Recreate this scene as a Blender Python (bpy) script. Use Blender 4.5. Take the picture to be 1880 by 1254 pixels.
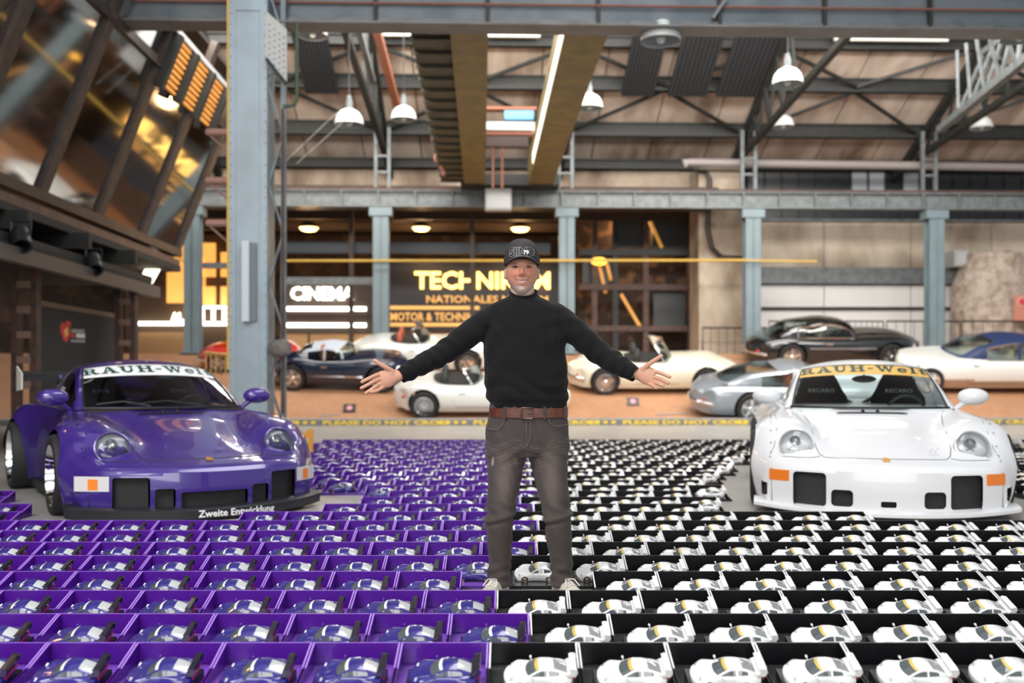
import bpy, bmesh, math, random
import numpy as np
from mathutils import Vector, Matrix
random.seed(7)
PI = math.pi
for o in list(bpy.data.objects):
    bpy.data.objects.remove(o)
SC = bpy.context.scene
COL = SC.collection
# ---------------------------------------------------------------- camera
F, HY, EYE = 1828.0, 695.0, 1.065          # focal length in px, horizon row, eye height
cd = bpy.data.cameras.new('camera'); cam = bpy.data.objects.new('camera', cd); COL.objects.link(cam)
cam.location = (0, 0, EYE); cam.rotation_euler = (PI/2, 0, 0)
cd.sensor_width = 36; cd.lens = F/1880*36; cd.shift_y = (HY-627)/1880
cd.clip_end = 200
cd.dof.use_dof = True; cd.dof.focus_distance = 4.95; cd.dof.aperture_fstop = 1.7
SC.camera = cam
# ---------------------------------------------------------------- world, lights, exposure
w = bpy.data.worlds.new('world'); SC.world = w; w.use_nodes = True
bg = w.node_tree.nodes['Background']; bg.inputs[0].default_value = (.93, .96, 1, 1); bg.inputs[1].default_value = .42
SC.view_settings.view_transform = 'Standard'; SC.view_settings.look = 'None'
SC.view_settings.exposure = 0.25; SC.view_settings.gamma = 1
SC.view_settings.use_curve_mapping = False
def area(name, loc, tgt, sx, sy, power, col=(1, 1, 1)):
    l = bpy.data.lights.new(name, 'AREA'); l.shape = 'RECTANGLE'; l.size = sx; l.size_y = sy
    l.energy = power; l.color = col
    o = bpy.data.objects.new(name, l); COL.objects.link(o); o.location = loc
    o.rotation_euler = (Vector(tgt)-Vector(loc)).to_track_quat('-Z', 'Y').to_euler()
    return o
area('skylight_front', (-5, -1.5, 9.5), (0, 7, 0), 7, 5, 1000, (1, .98, .95))
area('front_fill', (-1, -10, 4.2), (0, 6, 1.0), 14, 5, 950, (1, .97, .94))  # added fill lamp behind the camera to brighten the man's face
area('skylight_over_boxes', (2.0, 9, 10.5), (1, 9.5, 0), 9, 3, 450, (.97, .98, 1))
area('skylight_over_display', (1, 23.5, 10.9), (2, 27, 0), 22, 2.5, 2300, (1, .97, .92))
area('roof_fill', (1, 15.9, 8.9), (1, 30, 9.3), 26, 1.4, 3600, (1, .96, .90))  # added lamp above the front girder, brightens the roof boards
# ---------------------------------------------------------------- coordinates
PSI = math.atan(55/F)                       # the hall is turned a little against the view
def pp(px, py, d):                          # photo point at depth d
    return ((px-940)/F*d, d, EYE+(HY-py)/F*d)
def hp(px, py, D):                          # hall coordinates at hall depth D
    u = (px-940)/F; t = D/(math.cos(PSI)-u*math.sin(PSI))
    return (t*(u*math.cos(PSI)+math.sin(PSI)), D, EYE+(HY-py)/F*t)
def hx(px, py, X):                          # hall coordinates on the side plane X
    u = (px-940)/F; t = X/(u*math.cos(PSI)+math.sin(PSI))
    return (X, t*(math.cos(PSI)-u*math.sin(PSI)), EYE+(HY-py)/F*t)
# ---------------------------------------------------------------- materials
MATS = {}
def M(name, col=(.5, .5, .5), rough=.5, metal=0, coat=0, noise=None, bump=None, emit=0, ecol=None, spec=.5, sheen=0, subs=0):
    """noise=(scale, amount, colour2[, stretch]) mixes a second colour in; bump=(scale, strength)"""
    if name in MATS: return MATS[name]
    m = bpy.data.materials.new(name); m.use_nodes = True; nt = m.node_tree
    b = nt.nodes['Principled BSDF']; I = b.inputs
    I['Base Color'].default_value = (*col, 1); I['Roughness'].default_value = rough; I['Metallic'].default_value = metal
    I['Coat Weight'].default_value = coat; I['Coat Roughness'].default_value = .04; I['Specular IOR Level'].default_value = spec
    I['Sheen Weight'].default_value = sheen
    if subs:
        I['Subsurface Weight'].default_value = subs; I['Subsurface Radius'].default_value = (.012, .005, .003); I['Subsurface Scale'].default_value = 1
    if emit:
        I['Emission Color'].default_value = (*(ecol or col), 1); I['Emission Strength'].default_value = emit
    if noise or bump:
        tc = nt.nodes.new('ShaderNodeTexCoord')
    if noise:
        mp = nt.nodes.new('ShaderNodeMapping'); nt.links.new(tc.outputs['Object'], mp.inputs[0])
        if len(noise) > 3: mp.inputs['Scale'].default_value = noise[3]
        n = nt.nodes.new('ShaderNodeTexNoise'); n.inputs['Scale'].default_value = noise[0]; n.inputs['Detail'].default_value = 6
        nt.links.new(mp.outputs[0], n.inputs['Vector'])
        r = nt.nodes.new('ShaderNodeValToRGB'); r.color_ramp.elements[0].position = .38; r.color_ramp.elements[1].position = .38+.45*max(.05, 1-noise[1])
        r.color_ramp.elements[0].color = (*col, 1); r.color_ramp.elements[1].color = (*noise[2], 1)
        nt.links.new(n.outputs['Fac'], r.inputs[0]); nt.links.new(r.outputs[0], I['Base Color'])
    if bump:
        n2 = nt.nodes.new('ShaderNodeTexNoise'); n2.inputs['Scale'].default_value = bump[0]; n2.inputs['Detail'].default_value = 5
        nt.links.new(tc.outputs['Object'], n2.inputs['Vector'])
        bm_ = nt.nodes.new('ShaderNodeBump'); bm_.inputs['Strength'].default_value = bump[1]; bm_.inputs['Distance'].default_value = .02
        nt.links.new(n2.outputs['Fac'], bm_.inputs['Height']); nt.links.new(bm_.outputs[0], I['Normal'])
    MATS[name] = m; return m
def glass(name, tint=(1, 1, 1), ior=1.45, rough=.01, refl=1):
    if name in MATS: return MATS[name]
    m = bpy.data.materials.new(name); m.use_nodes = True; nt = m.node_tree; nt.nodes.clear()
    o = nt.nodes.new('ShaderNodeOutputMaterial'); mx = nt.nodes.new('ShaderNodeMixShader')
    tr = nt.nodes.new('ShaderNodeBsdfTransparent'); tr.inputs[0].default_value = (*tint, 1)
    gl = nt.nodes.new('ShaderNodeBsdfGlossy'); gl.inputs['Roughness'].default_value = rough; gl.inputs['Color'].default_value = (refl, refl, refl, 1)
    fr = nt.nodes.new('ShaderNodeFresnel'); fr.inputs[0].default_value = ior
    nt.links.new(fr.outputs[0], mx.inputs[0]); nt.links.new(tr.outputs[0], mx.inputs[1]); nt.links.new(gl.outputs[0], mx.inputs[2])
    nt.links.new(mx.outputs[0], o.inputs[0]); MATS[name] = m; return m
def translucent(name, col):
    if name in MATS: return MATS[name]
    m = bpy.data.materials.new(name); m.use_nodes = True; nt = m.node_tree; nt.nodes.clear()
    o = nt.nodes.new('ShaderNodeOutputMaterial'); mx = nt.nodes.new('ShaderNodeMixShader'); mx.inputs[0].default_value = .45
    a = nt.nodes.new('ShaderNodeBsdfTranslucent'); a.inputs[0].default_value = (*col, 1); b = nt.nodes.new('ShaderNodeBsdfTransparent'); b.inputs[0].default_value = (*col, 1)
    nt.links.new(a.outputs[0], mx.inputs[1]); nt.links.new(b.outputs[0], mx.inputs[2]); nt.links.new(mx.outputs[0], o.inputs[0]); MATS[name] = m; return m
# ---------------------------------------------------------------- mesh builder
def nrm(v):
    v = np.asarray(v, float); n = np.linalg.norm(v); return v/n if n > 1e-12 else v
def frame(d, up=(0, 0, 1)):
    d = nrm(d); a = np.cross(d, up)
    if np.linalg.norm(a) < 1e-6: a = np.cross(d, (0, 1, 0))
    a = nrm(a); return d, a, np.cross(a, d)
class MB:
    def __init__(s): s.v = []; s.f = []; s.m = []
    def add(s, vs, fs, mi=0):
        k = len(s.v); s.v += [tuple(map(float, p)) for p in vs]
        s.f += [tuple(i+k for i in f) for f in fs]; s.m += [mi]*len(fs); return s
    def box(s, c, sz, mi=0, R=None):
        x, y, z = [q/2 for q in sz]
        P = np.array([(-x, -y, -z), (x, -y, -z), (x, y, -z), (-x, y, -z), (-x, -y, z), (x, -y, z), (x, y, z), (-x, y, z)])
        if R is not None: P = P @ np.asarray(R).T
        return s.add(P+np.asarray(c), [(3, 2, 1, 0), (4, 5, 6, 7), (0, 1, 5, 4), (1, 2, 6, 5), (2, 3, 7, 6), (3, 0, 4, 7)], mi)
    def bx(s, x0, x1, y0, y1, z0, z1, mi=0):
        return s.box(((x0+x1)/2, (y0+y1)/2, (z0+z1)/2), (abs(x1-x0), abs(y1-y0), abs(z1-z0)), mi)
    def beam(s, p, q, wd, ht, mi=0, up=(0, 0, 1)):
        p = np.asarray(p, float); q = np.asarray(q, float); d, a, u = frame(q-p, up)
        return s.box((p+q)/2, (np.linalg.norm(q-p), wd, ht), mi, np.array([d, a, u]).T)
    def ibeam(s, p, q, wd, ht, t=.02, mi=0, up=(0, 0, 1), mf=None):
        p = np.asarray(p, float); q = np.asarray(q, float); d, a, u = frame(q-p, up)
        s.beam(p, q, t, ht, mi, up)
        for k in (-1, 1): s.beam(p+u*k*(ht/2-t/2), q+u*k*(ht/2-t/2), wd, t, mi if mf is None else mf, up)
        return s
    def tube(s, pts, r, n=8, mi=0, cap=True, flat=None):
        pts = [np.asarray(p, float) for p in pts]; N = len(pts); rs = r if hasattr(r, '__len__') else [r]*N
        V = []; prev = None
        for i, p in enumerate(pts):
            d = pts[min(i+1, N-1)]-pts[max(i-1, 0)]; d, a, u = frame(d)
            if prev is not None:
                a = prev-d*np.dot(prev, d)
                a = nrm(a) if np.linalg.norm(a) > 1e-6 else frame(d)[1]
                u = np.cross(a, d)
            prev = a
            ra, ru = rs[i] if hasattr(rs[i], '__len__') else (rs[i], rs[i])
            for k in range(n):
                an = 2*PI*k/n; V.append(p+a*ra*math.cos(an)+u*ru*math.sin(an))
        Fs = [(i*n+k, i*n+(k+1) % n, (i+1)*n+(k+1) % n, (i+1)*n+k) for i in range(N-1) for k in range(n)]
        Fs = [f[::-1] for f in Fs]
        if cap: Fs += [tuple(range(n)), tuple(range((N-1)*n, N*n))[::-1]]
        return s.add(V, Fs, mi)
    def lathe(s, prof, n=24, o=(0, 0, 0), ax=(0, 0, 1), mi=0, mis=None):
        d, a, u = frame(ax); o = np.asarray(o, float); V = []; Fs = []; k = len(prof)
        for (r, z) in prof:
            for j in range(n):
                t = 2*PI*j/n; V.append(o+d*z+a*r*math.cos(t)+u*r*math.sin(t))
        for i in range(k-1):
            q = [(i*n+j, i*n+(j+1) % n, (i+1)*n+(j+1) % n, (i+1)*n+j) for j in range(n)]
            Fs.append([f[::-1] for f in q])
        b = len(s.v); s.v += [tuple(p) for p in V]
        for i, q in enumerate(Fs):
            s.f += [tuple(x+b for x in f) for f in q]; s.m += [mis[i] if mis else mi]*n
        return s
    def grid(s, P, mi=0, flip=False, loop=False):
        P = np.asarray(P, float); a, b = P.shape[:2]; b2 = b if loop else b-1
        Fs = [(i*b+j, i*b+(j+1) % b, (i+1)*b+(j+1) % b, (i+1)*b+j) for i in range(a-1) for j in range(b2)]
        if flip: Fs = [f[::-1] for f in Fs]
        return s.add(P.reshape(-1, 3), Fs, mi)
    def slab(s, poly, fn, t, mi=0):
        """2-D outline through fn(a, b, h) -> 3-D, thickness t"""
        n = len(poly); V = [fn(a, b, 0) for a, b in poly]+[fn(a, b, t) for a, b in poly]
        Fs = [tuple(range(n))[::-1], tuple(range(n, 2*n))]+[(i, (i+1) % n, n+(i+1) % n, n+i) for i in range(n)]
        return s.add(V, Fs, mi)
    def mesh(s, name, mats, ang=None):
        me = bpy.data.meshes.new(name); me.from_pydata(s.v, [], s.f)
        for m in (mats if isinstance(mats, (list, tuple)) else [mats]): me.materials.append(m)
        me.polygons.foreach_set('material_index', s.m)
        if ang is not None: smooth(me, ang)
        me.update(); return me
    def build(s, name, mats, parent=None, ang=None, **k):
        return link(name, s.mesh(name, mats, ang), parent, **k)
def smooth(me, ang=35):
    bm = bmesh.new(); bm.from_mesh(me); bmesh.ops.remove_doubles(bm, verts=bm.verts, dist=1e-5)
    bmesh.ops.recalc_face_normals(bm, faces=bm.faces)
    c = math.radians(ang)
    for f in bm.faces: f.smooth = True
    for e in bm.edges:
        if len(e.link_faces) == 2 and e.calc_face_angle(0) > c: e.smooth = False
    bm.to_mesh(me); bm.free()
def link(name, data, parent=None, loc=None, rz=None, **k):
    o = bpy.data.objects.new(name, data); COL.objects.link(o)
    if parent is not None: o.parent = parent
    if loc is not None: o.location = loc
    if rz is not None: o.rotation_euler = (0, 0, rz)
    return tag(o, **k)
def tag(o, label=None, cat=None, group=None, kind=None):
    if label: o['label'] = label
    if cat: o['category'] = cat
    if group: o['group'] = group
    if kind: o['kind'] = kind
    return o
def thing(name, label, cat, loc=(0, 0, 0), rz=0, group=None):
    return link(name, None, None, loc, rz, label=label, cat=cat, group=group)
def copy_tree(o, parent=None):
    c = o.copy(); COL.objects.link(c); c.parent = parent
    for ch in o.children: copy_tree(ch, c)
    return c
def evalmesh(me, setup):
    """run modifiers over a mesh and return the result as a new mesh"""
    o = bpy.data.objects.new('tmp', me); COL.objects.link(o); extra = setup(o) or []
    dg = bpy.context.evaluated_depsgraph_get(); dg.update()
    r = bpy.data.meshes.new_from_object(o.evaluated_get(dg)); r.name = me.name
    for x in [o]+extra: bpy.data.objects.remove(x)
    return r
def boolean(me, cutter):
    def st(o):
        c = bpy.data.objects.new('cut', cutter); COL.objects.link(c)
        m = o.modifiers.new('b', 'BOOLEAN'); m.operation = 'DIFFERENCE'; m.solver = 'EXACT'; m.object = c
        return [c]
    return evalmesh(me, st)
def pch(xs, ys):
    """monotone cubic through the keys"""
    xs = np.asarray(xs, float); ys = np.asarray(ys, float)
    if xs[0] > xs[-1]: xs = xs[::-1]; ys = ys[::-1]
    h = np.diff(xs); dl = (np.diff(ys, axis=0).T/h).T; m = np.zeros_like(ys)
    a, b = dl[:-1], dl[1:]; ok = a*b > 0
    m[1:-1] = np.where(ok, 2*a*b/np.where(ok, a+b, 1), 0); m[0] = dl[0]; m[-1] = dl[-1]
    def f(x):
        x = min(max(x, xs[0]), xs[-1]); i = min(max(int(np.searchsorted(xs, x))-1, 0), len(h)-1); t = (x-xs[i])/h[i]
        return (2*t**3-3*t*t+1)*ys[i]+(t**3-2*t*t+t)*h[i]*m[i]+(3*t*t-2*t**3)*ys[i+1]+(t**3-t*t)*h[i]*m[i+1]
    return f
def crom(P, n):
    P = np.asarray(P, float); Q = np.vstack([2*P[0]-P[1], P, 2*P[-1]-P[-2]]); out = []
    for i in range(1, len(Q)-2):
        for k in range(n):
            t = k/n; a, b, c, d = Q[i-1:i+3]
            out.append(.5*(2*b+(c-a)*t+(2*a-5*b+4*c-d)*t*t+(3*b-a-3*c+d)*t**3))
    out.append(P[-1]); return np.array(out)
def text_mesh(s, size=1, extrude=.01, bold=0, align='CENTER', sx=1):
    """lettering as raw verts/faces in its own plane, x right, y up"""
    c = bpy.data.curves.new('t', 'FONT'); c.body = s; c.size = size; c.extrude = extrude; c.offset = bold; c.align_x = align
    c.resolution_u = 2
    o = bpy.data.objects.new('t', c); COL.objects.link(o)
    dg = bpy.context.evaluated_depsgraph_get(); dg.update()
    me = bpy.data.meshes.new_from_object(o.evaluated_get(dg))
    V = np.array([v.co for v in me.vertices]); Fs = [tuple(p.vertices) for p in me.polygons]
    bpy.data.objects.remove(o); bpy.data.meshes.remove(me)
    V[:, 0] *= sx; return V, Fs
def ell(c, r, nu=16, nv=10):
    """ellipsoid verts and faces"""
    m = MB(); P = [[(c[0]+r[0]*math.sin(PI*i/nv)*math.cos(2*PI*j/nu), c[1]+r[1]*math.sin(PI*i/nv)*math.sin(2*PI*j/nu), c[2]+r[2]*math.cos(PI*i/nv)) for j in range(nu)] for i in range(nv+1)]
    m.grid(P, loop=True, flip=True); return m.v, m.f
# ================================================================ wide-body sports car, full size and 1:18
# columns: t (along the car), zc centre height, zv/yv valley, zf/yf fender ridge, zs/ys shoulder, ym half width, zm its height, zb underside
RK = np.array([
 (2.10, .365, .365, .40, .360, .62, .345, .79, .90, .24, .06),
 (2.06, .402, .402, .40, .398, .62, .375, .81, .915, .25, .06),
 (1.98, .428, .428, .40, .425, .63, .405, .84, .93, .28, .06),
 (1.86, .460, .460, .40, .468, .64, .445, .86, .955, .32, .06),
 (1.70, .515, .502, .40, .545, .655, .495, .87, .985, .36, .07),
 (1.50, .578, .560, .41, .650, .66, .610, .88, 1.01, .45, .09),
 (1.30, .638, .612, .43, .718, .66, .690, .90, 1.03, .54, .10),
 (1.136, .678, .652, .45, .745, .67, .712, .91, 1.035, .57, .11),
 (.90, .735, .715, .50, .770, .68, .720, .89, 1.01, .54, .12),
 (.70, .800, .785, .56, .785, .68, .735, .84, .95, .48, .12),
 (.30, .815, .808, .58, .800, .70, .76, .81, .885, .50, .12),
 (-.30, .82, .815, .58, .805, .72, .77, .83, .885, .50, .12),
 (-.75, .83, .825, .58, .82, .74, .78, .88, .95, .50, .12),
 (-1.136, .85, .84, .50, .835, .76, .79, .95, 1.06, .58, .12),
 (-1.5, .835, .825, .50, .81, .74, .75, .93, 1.055, .50, .13),
 (-1.8, .78, .775, .50, .76, .72, .69, .88, 1.0, .48, .15),
 (-2.05, .70, .695, .50, .67, .70, .61, .82, .92, .46, .17),
 (-2.2, .62, .62, .50, .59, .66, .55, .76, .85, .46, .2)])
RF = pch(RK[:, 0], RK[:, 1:])
RB = pch([2.1, 2.0, 1.86, 1.7, 1.5, 1.136, 0, -1.5, -2.2], [.40, .36, .27, .16, .06, 0, 0, 0, -.22])
def rbend(t, Y): return t-RB(t)*(min(abs(Y), 1)/.95)**2.2
def rsect(t, n):
    zc, zv, yv, zf, yf, zs, ys, ym, zm, zb = RF(t)
    return crom([(0, zc), (yv*.5, zc-(zc-zv)*.2), (yv, zv), (yf, zf), (ys, zs), (ym, zm), (ym-.008, (zm+zb)/2), (ym-.05, zb)], n)
def rtop(t, Y, off=0):
    """point of the upper surface"""
    S = rsect(t, 8)[:41]; y = abs(Y); z = float(np.interp(y, S[:, 0], S[:, 1])); return np.array((rbend(t, Y), Y, z+off))
def rnose(Y, z, off=0):
    """point of the bumper face"""
    return np.array((rbend(2.1, Y)+off, Y, z))
def loft_body(ts, sect, bend, n, bulge=.012):
    rings = []
    for t in ts:
        S = sect(t, n); h = [(bend(t, y), y, z) for y, z in S]
        rings.append([(x, -y, z) for x, y, z in h[::-1]]+h[1:])
    m = MB(); m.grid(rings); k = len(rings[0]); N = len(ts); km = 5*n; c = k//2
    fan = []
    for e in (0, N-1):
        R = np.array(rings[e]); base = e*k; t = ts[e]; zm = R[c+km][2]; zb = R[-1][2]
        cols = list(range(c-km, c+km+1)); idx = {}
        for r in range(0, k-(c+km)):
            fr = (zm-R[c+km+r][2])/(zm-zb)
            for j in cols:
                if r == 0: idx[j, r] = base+j
                elif j == cols[0]: idx[j, r] = base+j-r
                elif j == cols[-1]: idx[j, r] = base+j+r
                else:
                    Y = R[j][1]; z = R[j][2]+(zb-R[j][2])*fr
                    idx[j, r] = len(m.v); m.v.append((bend(t, Y)+(bulge*math.sin(PI*fr) if e else -bulge*math.sin(PI*fr)), Y*(1-.03*fr), z))
        rr = k-(c+km)-1; fs = []
        for r in range(rr):
            for a, b in zip(cols[:-1], cols[1:]): fs.append((idx[a, r], idx[b, r], idx[b, r+1], idx[a, r+1]))
        if e == 0: fs = [f[::-1] for f in fs]
        m.f += fs; m.m += [0]*len(fs); fan.append([idx[j, rr] for j in cols])
    for i in range(N-1):
        a, b = i*k, (i+1)*k
        if i == 0: f = fan[0][::-1]+[b, b+k-1]
        elif i == N-2: f = [a+k-1, a]+fan[1]
        else: f = [a+k-1, a, b, b+k-1]
        m.f.append(tuple(f)); m.m.append(0)
    return m
def rwb_body(nt, n):
    ts = sorted(set(list(np.linspace(-2.2, 1.5, int(nt*.6)))+list(2.1-.6*(1-np.sin(np.linspace(0, PI/2, int(nt*.45)))))))
    return loft_body(ts, rsect, rbend, n)
# cabin: centre line and roof rail and belt line, s 0..1 windscreen, 1..2 roof, 2..3 rear screen
CS = [0, .35, .7, 1, 1.3, 1.65, 2, 2.4, 2.75, 3]
CC = pch(CS, [(.76, .80), (.47, .965), (.19, 1.115), (-.02, 1.195), (-.26, 1.243), (-.56, 1.252), (-.92, 1.205), (-1.25, 1.105), (-1.58, .965), (-1.84, .84)])
CE = pch(CS, [(.53, .69, .80), (.27, .655, .945), (.02, .61, 1.075), (-.14, .575, 1.142), (-.32, .55, 1.172), (-.58, .54, 1.178), (-.95, .535, 1.13), (-1.25, .53, 1.035), (-1.55, .52, .925), (-1.8, .5, .83)])
CBL = pch(CS, [(.50, .71, .79), (.27, .715, .80), (.0, .72, .805), (-.14, .725, .81), (-.35, .73, .81), (-.6, .73, .815), (-.97, .725, .82), (-1.3, .70, .83), (-1.58, .66, .835), (-1.8, .58, .835)])
def ctop(s, v, off=0):
    c = CC(s); e = CE(s); a = abs(v)**2.3
    p = np.array((c[0]+(e[0]-c[0])*a, v*e[1], c[1]+(e[2]-c[1])*a))
    if off:
        n = np.array((.62, .12*v, .78)) if s < 1.05 else np.array((0, .1*v, 1.)); p = p+nrm(n)*off
    return p
def cside(s, w, sg):
    e = CE(s); b = CBL(s); p = e+(b-e)*w; return np.array((p[0], sg*(p[1]+.03*math.sin(PI*w)), p[2]))
def patch(m, fn, us, vs, mi=0, flip=False):
    return m.grid([[fn(u, v) for v in vs] for u in us], mi, flip)
def lin(a, b, n): return list(np.linspace(a, b, n))
def wheel_mesh(r, wd, rim, spokes=5, n=28, tyre=None, rimm=None, dish=.5, sw=.10):
    """wheel about the y axis, outer face towards +y; returns tyre builder, rim builder"""
    a = MB(); h = wd/2
    a.lathe([(rim, -h*.9), (rim*1.05, -h), (r*.96, -h*.95), (r, -h*.75), (r, h*.75), (r*.96, h*.95), (rim*1.06, h), (rim, h*.92)], n, ax=(0, 1, 0))
    b = MB(); zi = h*(1-dish)
    b.lathe([(rim*1.02, h*.95), (rim*.95, h*.96), (rim*.91, h*.80), (rim*.86, zi), (rim*.80, zi-.02)], n, ax=(0, 1, 0))
    b.lathe([(rim*.24, zi-.04), (rim*.24, zi+.01), (rim*.16, zi+.03), (0.001, zi+.03)], 12, ax=(0, 1, 0))
    for k in range(spokes):
        an = 2*PI*k/spokes+.3; d = np.array((math.cos(an), 0, math.sin(an)))
        b.beam(d*rim*.15+np.array((0, zi-.005, 0)), d*rim*.9+np.array((0, zi-.012, 0)), rim*sw*2.2, .03, 0, up=(0, 1, 0))
    d_ = MB(); d_.lathe([(rim*.97, zi-.05), (0.001, zi-.06)], n, ax=(0, 1, 0))
    return a, b, d_
# slab lettering for the sun strips ------------------------------------------------
def arcp(cx, cy, rx, ry, a0, a1, wx, wy, n=8):
    out = []
    for i in range(n):
        q = [math.radians(a0+(a1-a0)*(i+k)/n) for k in (0, 1)]
        o = [(cx+rx*math.cos(t), cy+ry*math.sin(t)) for t in q]; c = [(cx+(rx-wx)*math.cos(t), cy+(ry-wy)*math.sin(t)) for t in q]
        out.append([o[0], o[1], c[1], c[0]])
    return out
def rc(x0, y0, x1, y1): return [(x0, y0), (x1, y0), (x1, y1), (x0, y1)]
SLAB = {
 'R': (1.15, [rc(.16, 0, .42, 1), rc(0, 0, .56, .13), rc(0, .87, .5, 1), rc(.4, .87, .62, 1), rc(.4, .45, .62, .57), [(.5, .5), (.76, .5), (1.0, .1), (.74, .02)], rc(.74, 0, 1.12, .13)]+arcp(.6, .725, .34, .275, -90, 90, .22, .12)),
 'A': (1.2, [[(.12, .05), (.28, .05), (.58, 1), (.48, 1)], [(.46, 1), (.72, 1), (1.08, .05), (.78, .05)], rc(0, 0, .44, .13), rc(.64, 0, 1.2, .13), rc(.3, .3, .8, .42)]),
 'U': (1.2, [rc(.16, .35, .42, 1), rc(.82, .35, .96, 1), rc(0, .87, .56, 1), rc(.68, .87, 1.12, 1)]+arcp(.56, .36, .40, .37, 180, 360, .22, .16)),
 'H': (1.25, [rc(.14, 0, .4, 1), rc(.8, 0, 1.06, 1), rc(0, 0, .54, .13), rc(0, .87, .54, 1), rc(.66, 0, 1.2, .13), rc(.66, .87, 1.2, 1), rc(.35, .44, .85, .57)]),
 '-': (.55, [rc(.05, .36, .48, .5)]),
 'W': (1.6, [[(.1, .95), (.38, .95), (.62, 0), (.46, 0)], [(.46, 0), (.62, 0), (.86, .95), (.74, .95)], [(.66, .95), (.92, .95), (1.16, 0), (.98, 0)], [(.98, 0), (1.14, 0), (1.44, .95), (1.3, .95)], rc(0, .87, .5, 1), rc(.6, .87, 1.02, 1), rc(1.14, .87, 1.56, 1)]),
 'e': (.9, arcp(.43, .35, .41, .36, 20, 325, .22, .12, 14)+[rc(.1, .31, .82, .42)]),
 'l': (.62, [rc(.16, 0, .42, 1.05), rc(.02, 0, .58, .12), rc(.02, .94, .3, 1.05)]),
 't': (.7, [rc(.18, .12, .44, .95), rc(.02, .58, .62, .70)]+arcp(.44, .22, .26, .22, 180, 330, .2, .12, 6)),
}
def slab_text(m, s, fn, h, sx=1, gap=.1, mi=0):
    """lettering laid on the surface fn(x, y), centred, cap height h"""
    L = sum(SLAB[c][0]+gap for c in s)-gap; x = -L/2
    for c in s:
        wd, ps = SLAB[c]
        for p in ps: m.add([fn((x+a)*h*sx, b*h) for a, b in p], [tuple(range(len(p)))])
        x += wd+gap
    return L*h*sx
def rwb_car(name, label, loc, yaw, paint, cfg):
    name_ = 'dark_' if cfg['dark'] else 'pale_'
    T = thing(name, label, 'car', loc, yaw); T.scale = (cfg['sc'],)*3
    black = M('black_trim', (.012, .012, .014), .45); rub = M('tyre_rubber', (.016, .016, .017), .7, bump=(60, .1))
    chrome = M('chrome', (.85, .86, .88), .08, 1); mesh_m = M('grille_mesh', (.02, .02, .022), .55, bump=(180, .5))
    # ---- body shell, openings and wheel arches cut out
    me = rwb_body(64, 5).mesh('body_shell', [paint, black])
    cut = MB()
    for sx in (1, -1):
        for ax, r in ((1.136, .352), (-1.136, .365)):
            cut.lathe([(.001, 0), (r, 0), (r, .5), (.001, .5)], 40, (ax, sx*.60, .315), (0, sx, 0), 1)
    for (y0, y1, z0, z1, rd) in cfg['open']:
        poly = []
        for cx, cz, a in ((y1-rd, z1-rd, 0), (y0+rd, z1-rd, 90), (y0+rd, z0+rd, 180), (y1-rd, z0+rd, 270)):
            for q in range(5):
                t = math.radians(a+q*22.5); poly.append((cx+rd*math.cos(t), cz+rd*math.sin(t)))
        xb = min(rbend(2.1, y0), rbend(2.1, y1))-.10
        cut.slab(poly, lambda a, b, h, xb=xb: (xb+h, a, b), .6, 1)
    cm = cut.mesh('cut', [paint, black])
    bm = bmesh.new(); bm.from_mesh(cm); bmesh.ops.remove_doubles(bm, verts=bm.verts, dist=1e-4); bmesh.ops.recalc_face_normals(bm, faces=bm.faces); bm.to_mesh(cm); bm.free()
    me = boolean(me, cm)
    me.materials.clear(); me.materials.append(paint); me.materials.append(black)
    smooth(me, 38)
    for p in me.polygons:           # wells and ducts are black inside
        c = p.center; p.material_index = 0
        for ax, r in ((1.136, .352), (-1.136, .365)):
            hy = math.hypot(c.x-ax, c.z-.315)
            if abs(hy-r) < .012 and (p.normal.x*(c.x-ax)+p.normal.z*(c.z-.315))/hy < -.7 or (hy < r-.01 and abs(abs(c.y)-.60) < .01): p.material_index = 1
        for (y0, y1, z0, z1, rd) in cfg['open']:
            if y0-.004 < c.y < y1+.004 and z0-.004 < c.z < z1+.004 and c.x < rbend(2.1, c.y)-.006 and c.x > 1.3: p.material_index = 1
    body = link('body_shell', me, T)
    # ---- cabin
    m = MB(); patch(m, ctop, lin(1, 2.02, 12), lin(-1, 1, 17))
    for sg in (1, -1):
        patch(m, lambda s, v: ctop(s, v*sg), lin(0, 1, 10), lin(.955, 1, 2), 0)
        patch(m, lambda s, v: ctop(s, v*sg), lin(2.02, 3, 8), lin(.82, 1, 3), 0)
        patch(m, lambda s, w: cside(s, w, sg), lin(0, 3, 30), lin(0, .16, 3), 0)
        patch(m, lambda s, w: cside(s, w, sg), lin(2.45, 3, 6), lin(.16, 1, 4), 0)
        patch(m, lambda s, w: cside(s, w, sg), lin(1.62, 1.72, 2), lin(.16, 1, 4), 0)
        patch(m, lambda s, w: cside(s, w, sg), lin(0, .25, 3), lin(.16, 1, 4), 0)
    patch(m, ctop, lin(2.93, 3.0, 2), lin(-.82, .82, 9))
    m.build('roof_and_pillars', [paint], T, 40)
    gl = glass('car_glass', (.90, .96, .95), 1.45)
    m = MB(); patch(m, ctop, lin(.02, 1, 14), lin(-.955, .955, 19)); m.build('windscreen', [gl], T, 60)
    m = MB(); patch(m, ctop, lin(2.02, 2.93, 10), lin(-.82, .82, 13)); m.build('rear_window', [cfg.get('rear', gl)], T, 60)
    for sg in (1, -1):
        m = MB(); patch(m, lambda s, w: cside(s, w, sg), lin(.25, 1.62, 12), lin(.16, 1, 5))
        patch(m, lambda s, w: cside(s, w, sg), lin(1.72, 2.45, 8), lin(.16, 1, 5)); m.build('side_window', [gl], T, 60)
    m = MB()
    for sg in (1, -1): m.tube([ctop(s, sg*.955, .004) for s in lin(.0, 1, 12)], .008, 6)
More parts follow.
